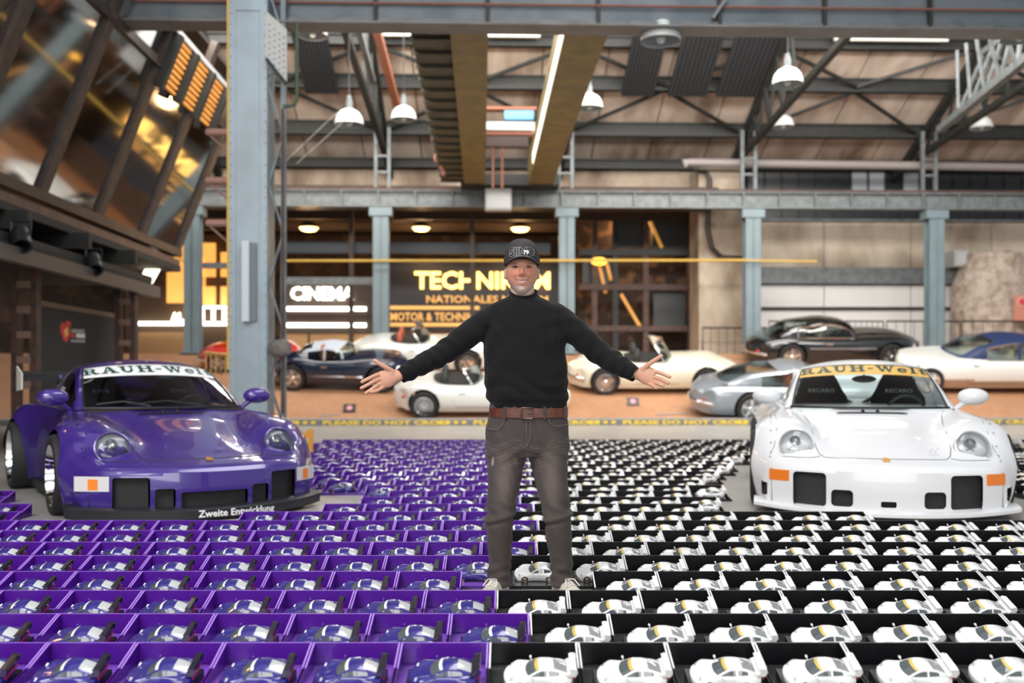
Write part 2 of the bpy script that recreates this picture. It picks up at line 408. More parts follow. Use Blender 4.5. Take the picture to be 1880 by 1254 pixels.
    m.tube([ctop(.01, v, .006) for v in lin(-.97, .97, 20)], .013, 6); m.tube([ctop(1, v, .003) for v in lin(-.96, .96, 16)], .007, 6)
    m.build('windscreen_seal', [black], T, 60)
    # ---- sun strip with its lettering
    st = MB(); patch(st, lambda s, v: ctop(s, v, .004), lin(cfg['strip'], .99, 6), lin(-.95, .95, 24))
    st = st.build('sun_strip', [cfg['strip_mat']], T, 60, label=cfg['strip_label'])
    s0, hl = cfg['strip']+.075, .135
    lm = MB()
    def onws(x, y):
        s = s0+y/.62+.0; e = CE(s); return ctop(s, max(-.95, min(.95, x/e[1]*1.0)), .008)
    slab_text(lm, 'RAUH-Welt', onws, hl, cfg.get('tsx', .95), .1)
    lm.build('lettering', [M('strip_green', (.004, .06, .055), .5)], st)
    # ---- hood lines, vent, crest
    lines = MB(); r_ = .0035
    hood = [(1.90, y) for y in lin(-.44, .44, 14)]+[(1.84, .475), (1.7, .50), (1.4, .515), (1.1, .53), (.85, .56), (.70, .60)]
    hood = [(a, -b) for a, b in hood[::-1][:6]]+hood
    lines.tube([rtop(t, y, .0008) for t, y in hood], r_, 4)
    for sg in (1, -1):
        lines.tube([rtop(t, y*sg, .0008) for t, y in ((1.885, .475), (1.92, .53), (1.93, .62), (1.92, .74), (1.90, .86))], r_, 4)
        lines.tube([rtop(t, y*sg, .0008) for t, y in ((1.90, .86), (1.7, .82), (1.5, .80), (1.3, .80), (1.1, .81), (.9, .82), (.74, .80))], r_*.8, 4)
        Z = [.36, .30, .22, .14, .08]
        lines.tube([rnose(.84*sg, z, .002) for z in Z], r_*.8, 4)
        for t in lin(.85, 1.8, 7): lines.lathe([(.008, 0), (.008, .004), (.001, .006)], 8, rtop(t, .845*sg, .0), (0, .6*sg, .8))
    lines.build('panel_lines', [M(name_+'panel_gap', (.02, .02, .022) if cfg['dark'] else (.14, .16, .17), .6)], body)
    m = MB(); m.grid([[rtop(t, y, .004) for y in lin(-.27, .27, 8)] for t in (.80, .825)]); m.grid([[rtop(t, y, .012) for y in lin(-.29, .29, 8)] for t in (.822, .84)]); m.build('cowl_vent', [black], T)
    m = MB(); cz = [(-.026, .03), (.026, .03), (.028, .0), (.018, -.025), (0, -.04), (-.018, -.025), (-.028, 0)]
    m.slab(cz, lambda a, b, h: rtop(1.93+b*1.1, -a, .004+h), .006); m.build('crest', [M('crest_gold', (.8, .42, .06), .3, .8)], T, label='gold crest')
    m = MB()
    for a, b in (((-.06, .05), (.05, .06)), ((0, .09), (-.005, .02)), ((-.05, .02), (.06, .028)), ((-.02, .0), (-.09, -.06)), ((-.03, -.02), (.1, -.07)), ((.03, .01), (-.02, -.07))):
        m.tube([rtop(1.72+p[1]*1.4, .34-p[0]*.7+.02, .002) for p in (a, (np.array(a)+b)/2, b)], .0028, 4)
    m.build('brush_mark', [cfg['mark']], T)
    # ---- wipers
    m = MB()
    for y0, y1 in ((.28, -.30), (-.16, -.58)) if cfg['wipers'] else ():
        m = MB(); m.tube([ctop(.03, y0/.7, .02), ctop(.10, (y0+y1)/2/.7, .03), ctop(.06, y1/.7, .025)], .009, 5); m.build('wiper', [black], T)
    for y0 in (.05, -.07): m = MB(); m.lathe([(.014, 0), (.014, .02), (.001, .026)], 8, rtop(.80, y0), (0, 0, 1)); m.build('washer_jet', [black], T)
    # ---- lamps
    for sg in (1, -1):
        h = MB(); ax = nrm((.86, .10*sg, .42)); c = np.array((1.665, .652*sg, .538))
        h.lathe([(.128, -.12), (.134, -.005), (.132, .014), (.122, .018), (.115, .004)], 36, c, ax)
        hl = h.build('headlight', [M(name_+'lamp_ring', cfg['ring'], .25, .3, .6)], T, 40)
        h = MB(); h.lathe([(.116, .004), (.10, -.03), (.06, -.07), (.001, -.08)], 32, c, ax)
        h.build('reflector', [M('reflector', (.90, .92, .94), .25, .35, .6)], hl, 40)
        h = MB(); d, a, u = frame(ax)
        for q, rr in ((u*.035+a*.01, .042), (-u*.045+a*.02, .034)): h.lathe([(rr, -.05), (rr, .0), (rr*.8, .006), (rr*.5, -.015), (.001, -.02)], 18, c+q, ax)
        h.build('lamp_bulb', [M('lamp_dark', (.32, .33, .34), .2, .6)], hl, 40)
        h = MB(); h.lathe([(.117, .008), (.10, .022), (.06, .032), (.001, .036)], 32, c, ax); h.build('lens', [glass('lamp_glass', (.95, .97, .97), 1.5)], hl, 60)
        h = MB(); y0, y1, z0, z1 = cfg['ind']
        P = [[rnose(sg*y, z, .008) for y in lin(y0, y1, 8)] for z in lin(z0, z1, 3)]; h.grid(P)
        B = [[rnose(sg*y, z, -.02) for y in lin(y0, y1, 8)] for z in (z0, z1)]
        h.grid([P[0], B[0]]); h.grid([P[-1], B[-1]]); h.grid([[P[0][0], P[-1][0]], [B[0][0], B[1][0]]]); h.grid([[P[0][-1], P[-1][-1]], [B[0][-1], B[1][-1]]])
        ind = h.build('indicator', [cfg['ind_mat']], T, 50)
        if cfg['dark']:
            h = MB(); h.grid([[rnose(sg*y, z, .010) for y in lin(y0+.07, y0+.13, 4)] for z in lin(z0+.01, z1-.02, 3)]); h.build('bulb', [M('amber', (1, .25, .03), .3)], ind)
        # mirrors
        h = MB(); c = np.array((.42, .885*sg, .905)); v, f = ell(c, (.085, .13, .075), 18, 10)
        v = [(x-.05 if x > c[0]+.0 and False else x, y, z) for x, y, z in v]; h.add(v, f)
        h.tube([(.42, .85*sg, .88), (.40, .80*sg, .84), (.38, .74*sg, .79)], [(.035, .03), (.03, .024), (.03, .02)], 8)
        h.build('mirror', [paint], T, 60)
    # ---- grilles in the bumper openings
    for (y0, y1, z0, z1, rd) in cfg['open']:
        g = MB(); n = 6
        if y1-y0 < .15 and z1-z0 < .06: continue
        g.grid([[rnose(y, z, -.055) for y in lin(y0, y1, n)] for z in lin(z0, z1, 4)]); g.build('grille', [mesh_m], T)
    # ---- lip
    lip = MB(); zt, zb, out = cfg['lip']
    ys = lin(-.965, .965, 34)
    sec = [(-.12, zt+.015), (out*.7, zt), (out, zt-.012), (out, zb+.01), (out*.6, zb), (-.12, zb)]
    lip.grid([[(rbend(2.1, y)+a, y*(1.0+.015), z+.02*(abs(y)/.95)**2.5) for a, z in sec] for y in ys], loop=True)
    lip = lip.build('front_lip', [cfg['lip_mat']], T, 40)
    if cfg.get('lip_text'):
        V, Fs = text_mesh(cfg['lip_text'], .072, 0, .0018, 'CENTER', 1.05); tm = MB()
        tm.add([(rbend(2.1, x+.16)+out+.003, x+.16, (zt+zb)/2-.022+y) for x, y, z in V], Fs)
        tm.build('lettering', [M('white_print', (.85, .85, .85), .6)], lip)
    # ---- side skirts
    for sg in (1, -1):
        m = MB(); m.bx(-.78, .78, sg*.80, sg*.90, .06, .14); m.build('side_skirt', [black if cfg['dark'] else paint], T)
    # ---- wheels
    for ax, r, wd, yo in ((1.136, .315, .27, .882), (-1.136, .325, .32, .895)):
        for sg in (1, -1):
            a, b, d = wheel_mesh(r, wd, r*.78, 5, 36, dish=.55)
            wt = a.build('wheel', [rub], T, 40); wt.location = (ax, sg*yo, r); wt.rotation_euler = (0, 0, 0 if sg > 0 else PI)
            b.build('rim', [chrome], wt, 40); d.build('hub_disc', [M('dark_steel', (.06, .06, .065), .4, .8)], wt)
    # ---- rear wing
    hw = cfg['wing']; m = MB(); m.box((-2.16, 0, 1.07), (.34, 2*hw, .03), 0, Matrix.Rotation(.12, 3, 'Y')); m.box((-2.30, 0, 1.115), (.10, 2*hw, .02), 0, Matrix.Rotation(.5, 3, 'Y'))
    wg = m.build('rear_wing', [cfg['wing_mat']], T)
    for sg in (1, -1):
        m = MB(); m.slab([(-2.36, .93), (-1.97, .95), (-1.95, 1.12), (-2.36, 1.2)], lambda a, b, h: (a, sg*(hw+h), b), .014); m.build('end_plate', [M('wing_plate', (.7, .68, .62), .5)], wg)
        m = MB(); m.beam((-1.95, sg*.45, .80), (-2.12, sg*.45, 1.06), .03, .16); m.build('wing_stand', [paint], wg)
    # ---- interior
    seat_m = M('seat_cloth', (.010, .012, .016), .85, bump=(90, .2))
    m = MB(); m.bx(-1.6, .7, -.68, .68, .20, .24); m.bx(.40, .72, -.66, .66, .60, .80); m.bx(-1.75, -1.25, -.6, .6, .3, .80); m.build('cockpit_tub', [cfg['tub']], T)
    for sg in (1, -1):
        P = []
        for z, hw, x, dp in ((.36, .25, -.28, .10), (.55, .26, -.33, .12), (.75, .265, -.40, .13), (.88, .25, -.45, .11), (.96, .20, -.48, .09), (1.04, .165, -.50, .08), (1.10, .13, -.52, .06), (1.125, .06, -.525, .02)):
            P.append([(x+dp*.5*math.sin(2*PI*k/16)*1.0, .36*sg+hw*math.copysign(abs(math.cos(2*PI*k/16))**.7, math.cos(2*PI*k/16)), z) for k in range(16)])
        m = MB(); m.grid(P, loop=True); m.add(P[-1], [tuple(range(16))]); m.bx(-.35, .15, sg*.36-.22, sg*.36+.22, .28, .42)
        se = m.build('bucket_seat', [seat_m], T, 50)
        V, Fs = text_mesh(cfg['seat'], .052, 0, .001, 'CENTER', 1.25); tm = MB()
        tm.add([(-.385-.12*(y)*.4+.035, .36*sg+x, .93+y) for x, y, z in V], Fs); tm.build('lettering', [M('seat_print', (.35, .38, .40), .6)], se)
    m = MB(); rr = .02
    for sg in (1, -1):
        m.tube([(-.70, sg*.58, .25), (-.70, sg*.56, .95), (-.72, sg*.50, 1.12), (-.72, sg*.3, 1.17), (-.72, 0, 1.18)], rr, 8)
        m.tube([(-.70, sg*.54, 1.05), (-1.5, sg*.45, .55)], rr, 8); m.tube([(-.68, sg*.50, 1.08), (-.66, -sg*.56, .45)], rr, 8)
    m.build('roll_cage', [cfg['cage']], T, 60)
    m = MB(); an = lin(0, 2*PI, 19); m.tube([(.16+.05*math.sin(a), .36+.17*math.cos(a), .74+.17*math.sin(a)) for a in an], .016, 6, cap=False); m.beam((.16, .36, .74), (.42, .36, .66), .05, .05); m.beam((.16, .2, .74), (.16, .52, .74), .02, .03); m.build('steering_wheel', [black], T)
    m = MB(); v, f = ell((.10, 0, 1.06), (.02, .11, .035), 12, 8); m.add(v, f); m.tube([(.10, 0, 1.08), (.06, 0, 1.14)], .008, 5); m.build('rear_view_mirror', [black], T, 60)
    return T
PURPLE = M('paint_purple', (.046, .020, .215), .28, .1, 1, noise=(3, .1, (.052, .024, .24)))
WHITE = M('paint_white', (.77, .78, .80), .38, 0, .5, noise=(2, .1, (.79, .80, .82)))
blk = M('black_trim', (.012, .012, .014), .45)
rwb_car('wide_body_sports_car', 'purple wide-body sports car with round headlights and a white sun strip', (-2.76-1.136*math.sin(math.radians(33)), 8.32+1.136*math.cos(math.radians(33)), 0), math.radians(-57), PURPLE,
 dict(sc=1.0, dark=True, wing=.83, open=[(-.70, -.46, .10, .335, .02), (.46, .70, .10, .335, .02), (-.43, -.29, .10, .25, .02), (.29, .43, .10, .25, .02), (-.25, .25, .10, .22, .015)],
      strip=.64, tsx=.86, strip_mat=M('strip_white', (.80, .82, .82), .4), strip_label='white sun strip with green slab lettering', ind=(.72, .93, .235, .345), ind_mat=M('clear_lens', (.72, .70, .70), .15, 0, 1),
      ring=(.10, .075, .25), lip=(.10, .012, .055), lip_mat=M('lip_black', (.022, .022, .026), .3), lip_text='Zweite Entwicklung', mark=M('pen_silver', (.45, .45, .6), .4),
      wing_mat=blk, tub=M('cockpit_dark', (.03, .02, .025), .8), cage=M('cage_black', (.02, .02, .022), .4), seat='RWB', wipers=True))
rwb_car('wide_body_sports_car', 'white wide-body sports car with orange indicators and a yellow sun strip', (3.04+1.136*math.sin(math.radians(14.5)), 8.33+1.136*math.cos(math.radians(14.5)), 0), math.radians(-90-14.5), WHITE,
 dict(sc=1.0, dark=False, wing=.58, open=[(-.68, -.44, .09, .345, .03), (.44, .68, .09, .345, .03), (-.405, -.25, .10, .225, .03), (.25, .405, .10, .225, .03), (-.055, .055, .105, .15, .012), (-.915, -.875, .14, .24, .012), (.875, .915, .14, .24, .012)],
      strip=.66, tsx=.84, strip_mat=M('strip_yellow', (.78, .48, .12), .45), strip_label='yellow sun strip with green slab lettering', ind=(.71, .86, .265, .35), ind_mat=M('amber_lens', (.9, .22, .01), .2, 0, 1),
      ring=(.55, .56, .57), lip=(.075, .03, .07), lip_mat=WHITE, mark=M('pen_grey', (.62, .63, .65), .5),
      wing_mat=WHITE, tub=M('cockpit_pale', (.62, .68, .68), .7), cage=M('cage_grey', (.10, .12, .12), .4), seat='RECARO', wipers=False, rear=translucent('daylight_screen', (.86, .97, .97))))  # rear screen made pale and translucent so daylight brightens the cabin
# ================================================================ scale models in their opened boxes
K18 = 1/18.0; YS, TILT = 1.25, math.radians(17)      # the models stand on plinths that lean towards the viewer
def k18(m):
    c, s_ = math.cos(TILT), math.sin(TILT)
    # nose is turned to -x later, so the near flank is +y here
    m.v = [(x*K18, y*K18*YS*c+z*K18*s_, z*K18*c-y*K18*YS*s_) for x, y, z in m.v]; return m
def shift(m, d): m.v = [(x+d[0], y+d[1], z+d[2]) for x, y, z in m.v]; return m
PLN = .012                                              # plinth height
def model_parts(paint, far):
    """dict of builders for one 1:18 car, nose towards +x, standing on its plinth"""
    n, nt = (2, 20) if far else (3, 30); P = {}
    P['body'] = rwb_body(nt, n)
    m = MB(); patch(m, ctop, lin(.95, 2.05, 5 if far else 8), lin(-1, 1, 7 if far else 11))
    for sg in (1, -1):
        patch(m, lambda s, w: cside(s, w, sg), lin(0, 3, 8 if far else 14), lin(0, .2, 2)); patch(m, lambda s, w: cside(s, w, sg), lin(2.4, 3, 3), lin(.2, 1, 2))
        patch(m, lambda s, v: ctop(s, v*sg), lin(0, .95, 4), lin(.9, 1, 2)); patch(m, lambda s, v: ctop(s, v*sg), lin(2.05, 3, 4), lin(.8, 1, 2))
        if not far: patch(m, lambda s, w: cside(s, w, sg), lin(1.58, 1.72, 2), lin(.2, 1, 2))
    P['roof'] = m
    m = MB(); patch(m, lambda s, v: ctop(s, v, -.01), lin(0, .95, 5), lin(-.9, .9, 7)); P['windscreen'] = m
    m = MB(); patch(m, lambda s, v: ctop(s, v, -.005), lin(2.05, 3, 5), lin(-.8, .8, 7)); P['rear_window'] = m
    for q, sg in (('side_window', 1), ('side_window2', -1)):
        m = MB(); patch(m, lambda s, w: cside(s, w, sg)+np.array((0, -.01*sg, 0)), lin(.1, 2.4, 8), lin(.2, 1, 2)); P[q] = m
    m = MB(); patch(m, lambda s, v: ctop(s, v, .012), lin(.68, .97, 3), lin(-.88, .88, 7)); P['sun_strip'] = m
    m = MB(); pl = [(-1.70, .84), (-2.3, .80), (-2.44, 1.08), (-2.38, 1.30), (-2.12, 1.36), (-1.93, 1.28), (-2.12, 1.20), (-2.02, 1.02)]
    for sg in (1, -1): m.slab(pl, lambda a, b, h: (a, sg*(.70+h), b), .05)
    m.box((-2.16, 0, 1.27), (.42, 1.4, .05), 0, Matrix.Rotation(.2, 3, 'Y')); m.box((-2.05, 0, .90), (.5, 1.4, .1), 0, Matrix.Rotation(.25, 3, 'Y')); P['rear_wing'] = m
    m = MB(); m.box((-2.235, 0, .58), (.05, 1.3, .10)); P['tail_light'] = m
    if not far:
        for q, sg in (('mirror', 1), ('mirror2', -1)):
            m = MB(); v, f = ell((.42, .93*sg, .91), (.085, .13, .075), 8, 5); m.add(v, f); m.beam((.42, .9*sg, .88), (.38, .72*sg, .80), .04, .04); P[q] = m
        for q, sg in (('headlight', 1), ('headlight2', -1)):
            m = MB(); m.lathe([(.13, -.08), (.13, .01), (.10, .03), (.001, .04)], 12, (1.635, .652*sg, .565), (.8, .1*sg, .5)); P[q] = m
    i = 0
    for ax in (1.136, -1.136):
        for sg in (1, -1):
            m = MB(); m.lathe([(.30, -.1), (.325, .08), (.30, .10), (.24, .10)], 12 if far else 18, (ax, sg*.97, .325), (0, sg, 0)); P['wheel%d' % i] = m
            m = MB(); m.lathe([(.24, .10), (.20, .05), (.07, .06), (.001, .09)], 10, (ax, sg*.97, .325), (0, sg, 0), 0); P['rim%d' % i] = m; i += 1
    for m in P.values(): shift(k18(m), (0, 0, .016))
    m = MB(); m.slab([(-.066, 0), (.072, 0), (.072, .0005), (-.066, .034)], lambda a, b, h: (-.125+h, a, b), .25); P['plinth'] = m
    return P
MP = dict(p=(M('model_purple', (.030, .022, .21), .25, 0, 1), M('model_strip_white', (.85, .85, .85), .3)), w=(M('model_white', (.80, .80, .80), .3, 0, 1), M('model_strip_yellow', (.62, .47, .10), .4)))
mgl = M('model_glass', (.10, .12, .13), .08, 0, 1); mgr = M('model_rear_glass', (.55, .57, .58), .12, 0, 1); mty = M('tyre_rubber'); mrm = M('model_rim_gold', (.45, .36, .22), .3, .7); mpl = M('model_plinth', (.015, .015, .018), .3)
mrd = M('tail_red', (.6, .02, .02), .3); mlp = M('model_lamp', (.8, .82, .84), .1, .3, 1); mwb = M('model_wing_black', (.02, .02, .03), .2, 0, 1)
mgr2 = M('model_rear_glass_grey', (.30, .32, .33), .1, 0, 1)
def pick(k, key):
    pt, st = MP[key]
    if k in ('body', 'roof', 'mirror', 'mirror2'): return pt
    if k == 'rear_wing': return mwb if key == 'p' else pt
    if k.startswith('wheel'): return mty
    if k.startswith('rim'): return mrm
    return {'windscreen': mgl, 'side_window': mgl, 'side_window2': mgl, 'rear_window': mgr if key == 'p' else mgr2, 'sun_strip': st, 'tail_light': mrd, 'headlight': mlp, 'headlight2': mlp, 'plinth': mpl}[k]
near, far_me = {}, {}
for key in 'pw':
    P = model_parts(None, False); near[key] = {}
    for k, m in P.items():
        near[key][k] = (k.rstrip('0123456789'), m.mesh('model_'+k, [pick(k, key)], 40))
    P = model_parts(None, True); big = MB(); mats = []
    for k, m in P.items():
        mt = pick(k, key)
        if mt not in mats: mats.append(mt)
        big.add(m.v, m.f, mats.index(mt))
    far_me[key] = big.mesh('model_car', mats, 40)
    # a few parts are pieces of another part
SUB = {'sun_strip': 'windscreen'}
def add_model(key, near_, loc, label, group):
    nm = {'p': 'purple_model_car', 'w': 'white_model_car'}[key]
    if not near_:
        return link(nm, far_me[key], None, loc, PI, label=label, cat='model car', group=group)
    T = thing(nm, label, 'model car', loc, PI, group); pr = {}
    for k, (n, me) in near[key].items():
        par = T
        if k.startswith('rim'): par = pr['wheel'+k[3:]]
        elif k in SUB: par = pr[SUB[k]]
        pr[k] = link(n, me, par)
    return T
# ---------------------------------------------------------------- boxes
BW, BD, BH, PITCH, ROW, D1 = .317, .425, .095, .323, .450, 3.656
def box_parts():
    P = {}; h = BW/2; t = .005
    m = MB(); m.bx(-h, h, -t, 0, .004, BH); P['back_panel'] = m
    m = MB(); m.bx(-h, h, -.42, 0, 0, .008); P['floor_panel'] = m
    prof = [(0, .004), (0, BH), (-.02, BH-.004), (-.165, .048), (-.30, .022), (-.42, .016), (-.42, .004)]
    for q, sg in (('side_panel', 1), ('side_panel2', -1)):
        m = MB(); m.slab(prof, lambda a, b, hh: (sg*(h-hh), a, b), t); P[q] = m
    m = MB(); m.bx(-h, h, -.425, -.42, 0, .017); P['front_panel'] = m
    for q, sg in (('rim_edge', 1), ('rim_edge2', -1)):
        m = MB()
        for a, b in zip(prof[1:3], prof[2:4]): m.beam((sg*(h-t/2), a[0], a[1]+.001), (sg*(h-t/2), b[0], b[1]+.001), t*1.25, .0025)
        P[q] = m
    m = MB(); m.bx(-h, h, -.0062, .001, BH, BH+.0016); P['top_edge'] = m
    m = MB(); m.bx(-h+t, h-t, -.030, -t, .008, .012); P['insert_ledge'] = m
    m = MB(); m.bx(-h+t, h-t, -.034, -.030, .008, .0145); m.bx(-h+t, h-t, -.011, -.008, .012, .0150); P['fold_line'] = m
    return P
BM = dict(p=dict(panel=M('box_purple', (.070, .005, .25), .30, 0, .2, noise=(14, .3, (.060, .004, .215))), floor=M('box_purple_floor', (.26, .09, .60), .22, 0, .5), edge=M('box_edge_lilac', (.42, .22, .80), .3), fold=M('box_fold_lilac', (.30, .12, .66), .3), front=M('box_purple', (.1, .01, .4))),  # purple floor tone lightened to stand for skylight glare
          k=dict(panel=M('box_black', (.004, .004, .005), .3, 0, 0, noise=(20, .3, (.006, .006, .008)), spec=.3), floor=M('box_black_floor', (.028, .030, .033), .16, 0, .6), edge=M('box_edge_white', (.78, .79, .82), .4), fold=M('box_fold_grey', (.06, .06, .065), .3), front=M('box_black', (.01, .01, .01))))
BP = box_parts(); bnear, bfar = {}, {}
for key in 'pk':
    d = BM[key]; pm = lambda k: d['edge'] if k.startswith('rim_edge') else d['fold'] if k in ('fold_line', 'top_edge') else d['floor'] if k in ('floor_panel',) else d['panel']
    bnear[key] = {k: (k.rstrip('0123456789'), m.mesh('box_'+k, [pm(k)])) for k, m in BP.items()}
    big = MB(); mats = [d['panel'], d['floor'], d['edge'], d['fold']]
    for k, m in BP.items(): big.add(m.v, m.f, mats.index(pm(k)))
    bfar[key] = big.mesh('display_box', mats)
def add_box(key, near_, loc, label, group):
    nm = {'p': 'purple_display_box', 'k': 'black_display_box'}[key]
    if not near_: return link(nm, bfar[key], None, loc, 0, label=label, cat='box', group=group)
    T = thing(nm, label, 'box', loc, 0, group)
    fl = None
    for k, (n, me) in bnear[key].items():
        o = link(n, me, T)
        if k == 'floor_panel': fl = o
        if k == 'fold_line': o.parent = fl
    return T
ORD = ['', 'first', 'second', 'third', 'fourth', 'fifth', 'sixth', 'seventh', 'eighth', 'ninth', 'tenth', 'eleventh', 'twelfth', 'thirteenth', 'fourteenth', 'fifteenth', 'sixteenth', 'seventeenth', 'eighteenth', 'nineteenth', 'twentieth',
       'twenty-first', 'twenty-second', 'twenty-third', 'twenty-fourth', 'twenty-fifth', 'twenty-sixth', 'twenty-seventh', 'twenty-eighth']
BND = {1: -.084, 2: .072, 3: -.07, 4: .076, 5: -.039, 6: .142, 7: -.024, 8: .175, 9: -.02, 10: .164, 11: .064, 12: .235}
def in_car(x, y, cx, cy, yaw, L0, L1, hw):
    c, s = math.cos(yaw), math.sin(yaw)
    for ax in (-BW/2, 0, BW/2):
        for ay in (-BD, -BD/2, 0):
            dx, dy = x+ax-cx, y+ay-cy; lx = dx*c+dy*s; ly = -dx*s+dy*c
            if L0 < lx < L1 and abs(ly) < hw: return True
    return False
PC = (-2.76-1.136*math.sin(math.radians(33)), 8.32+1.136*math.cos(math.radians(33)), math.radians(-57))
WC = (3.04+1.136*math.sin(math.radians(14.5)), 8.33+1.136*math.cos(math.radians(14.5)), math.radians(-104.5))
rr_ = random.Random(3)
for r in range(1, 29):
    d = D1+(r-1)*ROW; b = BND.get(r, (-.03 if r % 2 else .17)+.012*(r-12)*(.3)); lim = 960/F*d+.12
    for side, key, ck in ((-1, 'p', 'p'), (1, 'k', 'w')):
        for j in range(0, 60):
            x = b+side*(j+.5)*PITCH
            if abs(x) > lim: break
            if r == 4 and -.30 < x < .44: continue          # two boxes were lifted out where the man stands
            px = 940+x*F/d
            if in_car(x, d, *PC, -2.4, 2.22, 1.12) or in_car(x, d, *WC, -2.4, 2.24, 1.13): continue
            if side < 0 and r > 8:
                if 75 < px < 480 or (px <= 75 and r > 12) or (r > 12 and px < 578): continue
                if px < 60 and r > 8 and px > (40 if r < 11 else 20): continue
            if side > 0 and r > 9 and 1420 < px < 1840: continue
            nr = r <= 8
            pos = ('beside the black boxes' if j == 0 else ORD[j+1]+' from the black boxes') if side < 0 else ('beside the purple boxes' if j == 0 else ORD[j+1]+' from the purple boxes')
            rw = ORD[r]+' row from the front'
            add_box(key, nr, (x, d, 0), ('opened purple box in the ' if side < 0 else 'opened black box in the ')+rw+', '+pos, 'opened purple boxes in rows' if side < 0 else 'opened black boxes in rows')
            jx = rr_.uniform(-.004, .004); jy = rr_.uniform(-.006, .006)
            add_model(ck, nr, (x+.008+jx, d-.215+jy, .008), ('purple model car in the ' if side < 0 else 'white model car in the ')+rw+', '+pos, 'purple model cars' if side < 0 else 'white model cars')
# ================================================================ the hall
SLOPE = .27; RTOP = 29.9
def ramp(D): return max(0, (min(D, RTOP)-23.2)*SLOPE)
def H(m, name, mats, ang=None, parent=None, **k):        # hall coordinates: turned by PSI when top-level
    return m.build(name, mats, parent, ang, rz=None if parent else PSI, **k)
def HT(name, label, cat, group=None): return thing(name, label, cat, (0, 0, 0), PSI, group)
steel = M('steel_bluegrey', (.17, .21, .235), .45, .1, noise=(6, .4, (.13, .155, .17)))
steel_d = M('steel_dark', (.009, .011, .010), .6, 0, noise=(5, .5, (.018, .017, .015)))
steel_g = M('steel_grey', (.15, .165, .17), .5, .1, noise=(5, .4, (.10, .11, .11)))
rust = M('steel_rust', (.10, .045, .03), .6, .1, noise=(7, .5, (.05, .03, .025)))
brown = M('steel_brown', (.045, .034, .03), .45, .3, noise=(5, .4, (.07, .05, .04)))
conc = M('floor_concrete', (.40, .385, .36), .32, noise=(1.2, .5, (.33, .32, .30)), bump=(30, .05))
# ---- floor and ramp
m = MB(); m.bx(-30, 30, -12, 23.2, -.2, 0); H(m, 'floor', [conc], kind='structure')
bk = bpy.data.materials.new('brick_paving'); bk.use_nodes = True; nt = bk.node_tree; b_ = nt.nodes['Principled BSDF']
tc = nt.nodes.new('ShaderNodeTexCoord'); mp = nt.nodes.new('ShaderNodeMapping'); mp.inputs['Rotation'].default_value = (0, 0, .78); br = nt.nodes.new('ShaderNodeTexBrick')
br.inputs['Color1'].default_value = (.56, .29, .155, 1); br.inputs['Color2'].default_value = (.47, .235, .12, 1); br.inputs['Mortar'].default_value = (.35, .19, .11, 1)
br.inputs['Scale'].default_value = 4; br.inputs['Mortar Size'].default_value = .012
nz = nt.nodes.new('ShaderNodeTexNoise'); nz.inputs['Scale'].default_value = .9; nz.inputs['Detail'].default_value = 5; mxn = nt.nodes.new('ShaderNodeMixRGB'); mxn.blend_type = 'MULTIPLY'; mxn.inputs[0].default_value = .35
nt.links.new(tc.outputs['Object'], mp.inputs[0]); nt.links.new(mp.outputs[0], br.inputs[0]); nt.links.new(tc.outputs['Object'], nz.inputs[0])
nt.links.new(br.outputs[0], mxn.inputs[1]); nt.links.new(nz.outputs['Fac'], mxn.inputs[2]); nt.links.new(mxn.outputs[0], b_.inputs['Base Color']); b_.inputs['Roughness'].default_value = .55
zt = ramp(RTOP)
m = MB(); m.slab([(23.2, -.2), (23.2, .0), (RTOP, zt), (42, zt), (42, -.2)], lambda a, b, h: (-22+h, a, b), 46); H(m, 'floor_ramp', [bk], kind='structure')
m = MB(); m.bx(-22, 24, 22.6, 23.3, 0, .14); H(m, 'trim_1', [M('kerb', (.30, .30, .29), .6, noise=(3, .4, (.24, .24, .23)))], kind='structure')
# ---- barrier tape on the floor, with its words
t = HT('barrier_tape', 'grey floor tape with yellow warning words along the kerb at the foot of the ramp', 'tape')
m = MB(); m.bx(-8, 14, 22.585, 22.6, .01, .132); H(m, 'strip', [M('tape_grey', (.17, .17, .17), .5)], parent=t)
yl = M('tape_yellow', (.80, .55, .04), .5); V, Fs = text_mesh('PLEASE DO NOT CROSS', .14, 0, .006, 'LEFT', 1.9)
wd = V[:, 0].max()
for k in range(6):
    x0 = -7.0+k*3.4; m = MB(); m.add([(x0+x, 22.582, .026+y*.9) for x, y, z in V], Fs); H(m, 'lettering', [yl], parent=t)
    for q in range(4): m = MB(); m.bx(x0-.80+q*.18, x0-.70+q*.18, 22.580, 22.585, .04, .105); H(m, 'yellow_dash', [yl], parent=t)
# ---- small plates lying on the ramp
def on_ramp(px, py):                                     # where the photo point meets the ramp
    D = (EYE+23.2*SLOPE)/(SLOPE-(HY-py)/F); D = max(D, 23.2); p = hp(px, py, D); return np.array((p[0], D, ramp(D)))
for k, (px, py, lb) in enumerate(((641, 758, 'small black floor plate with a round red emblem near the dark roadster'), (1163, 746, 'small black floor plate with a round red emblem below the cream roadster'))):
    p = on_ramp(px, py); t = HT('floor_plate', lb, 'sign', 'black floor plates'); c, s_ = math.cos(.9), math.sin(.9)
    fn = lambda a, b, h: (p[0]+a, p[1]+b*c-h*s_, p[2]+.02+b*s_+h*c)
    m = MB(); m.slab(rc(-.15, 0, .15, .24), fn, .012); H(m, 'plate', [M('plate_black', (.012, .012, .014), .4)], parent=t)
    m = MB(); m.slab([(.07*math.cos(a), .12+.07*math.sin(a)) for a in lin(0, 2*PI, 15)[:-1]], lambda a, b, h: fn(a, b, .014+h*.2), .01); H(m, 'emblem', [M('emblem_red', (.65, .25, .28), .5)], parent=t)
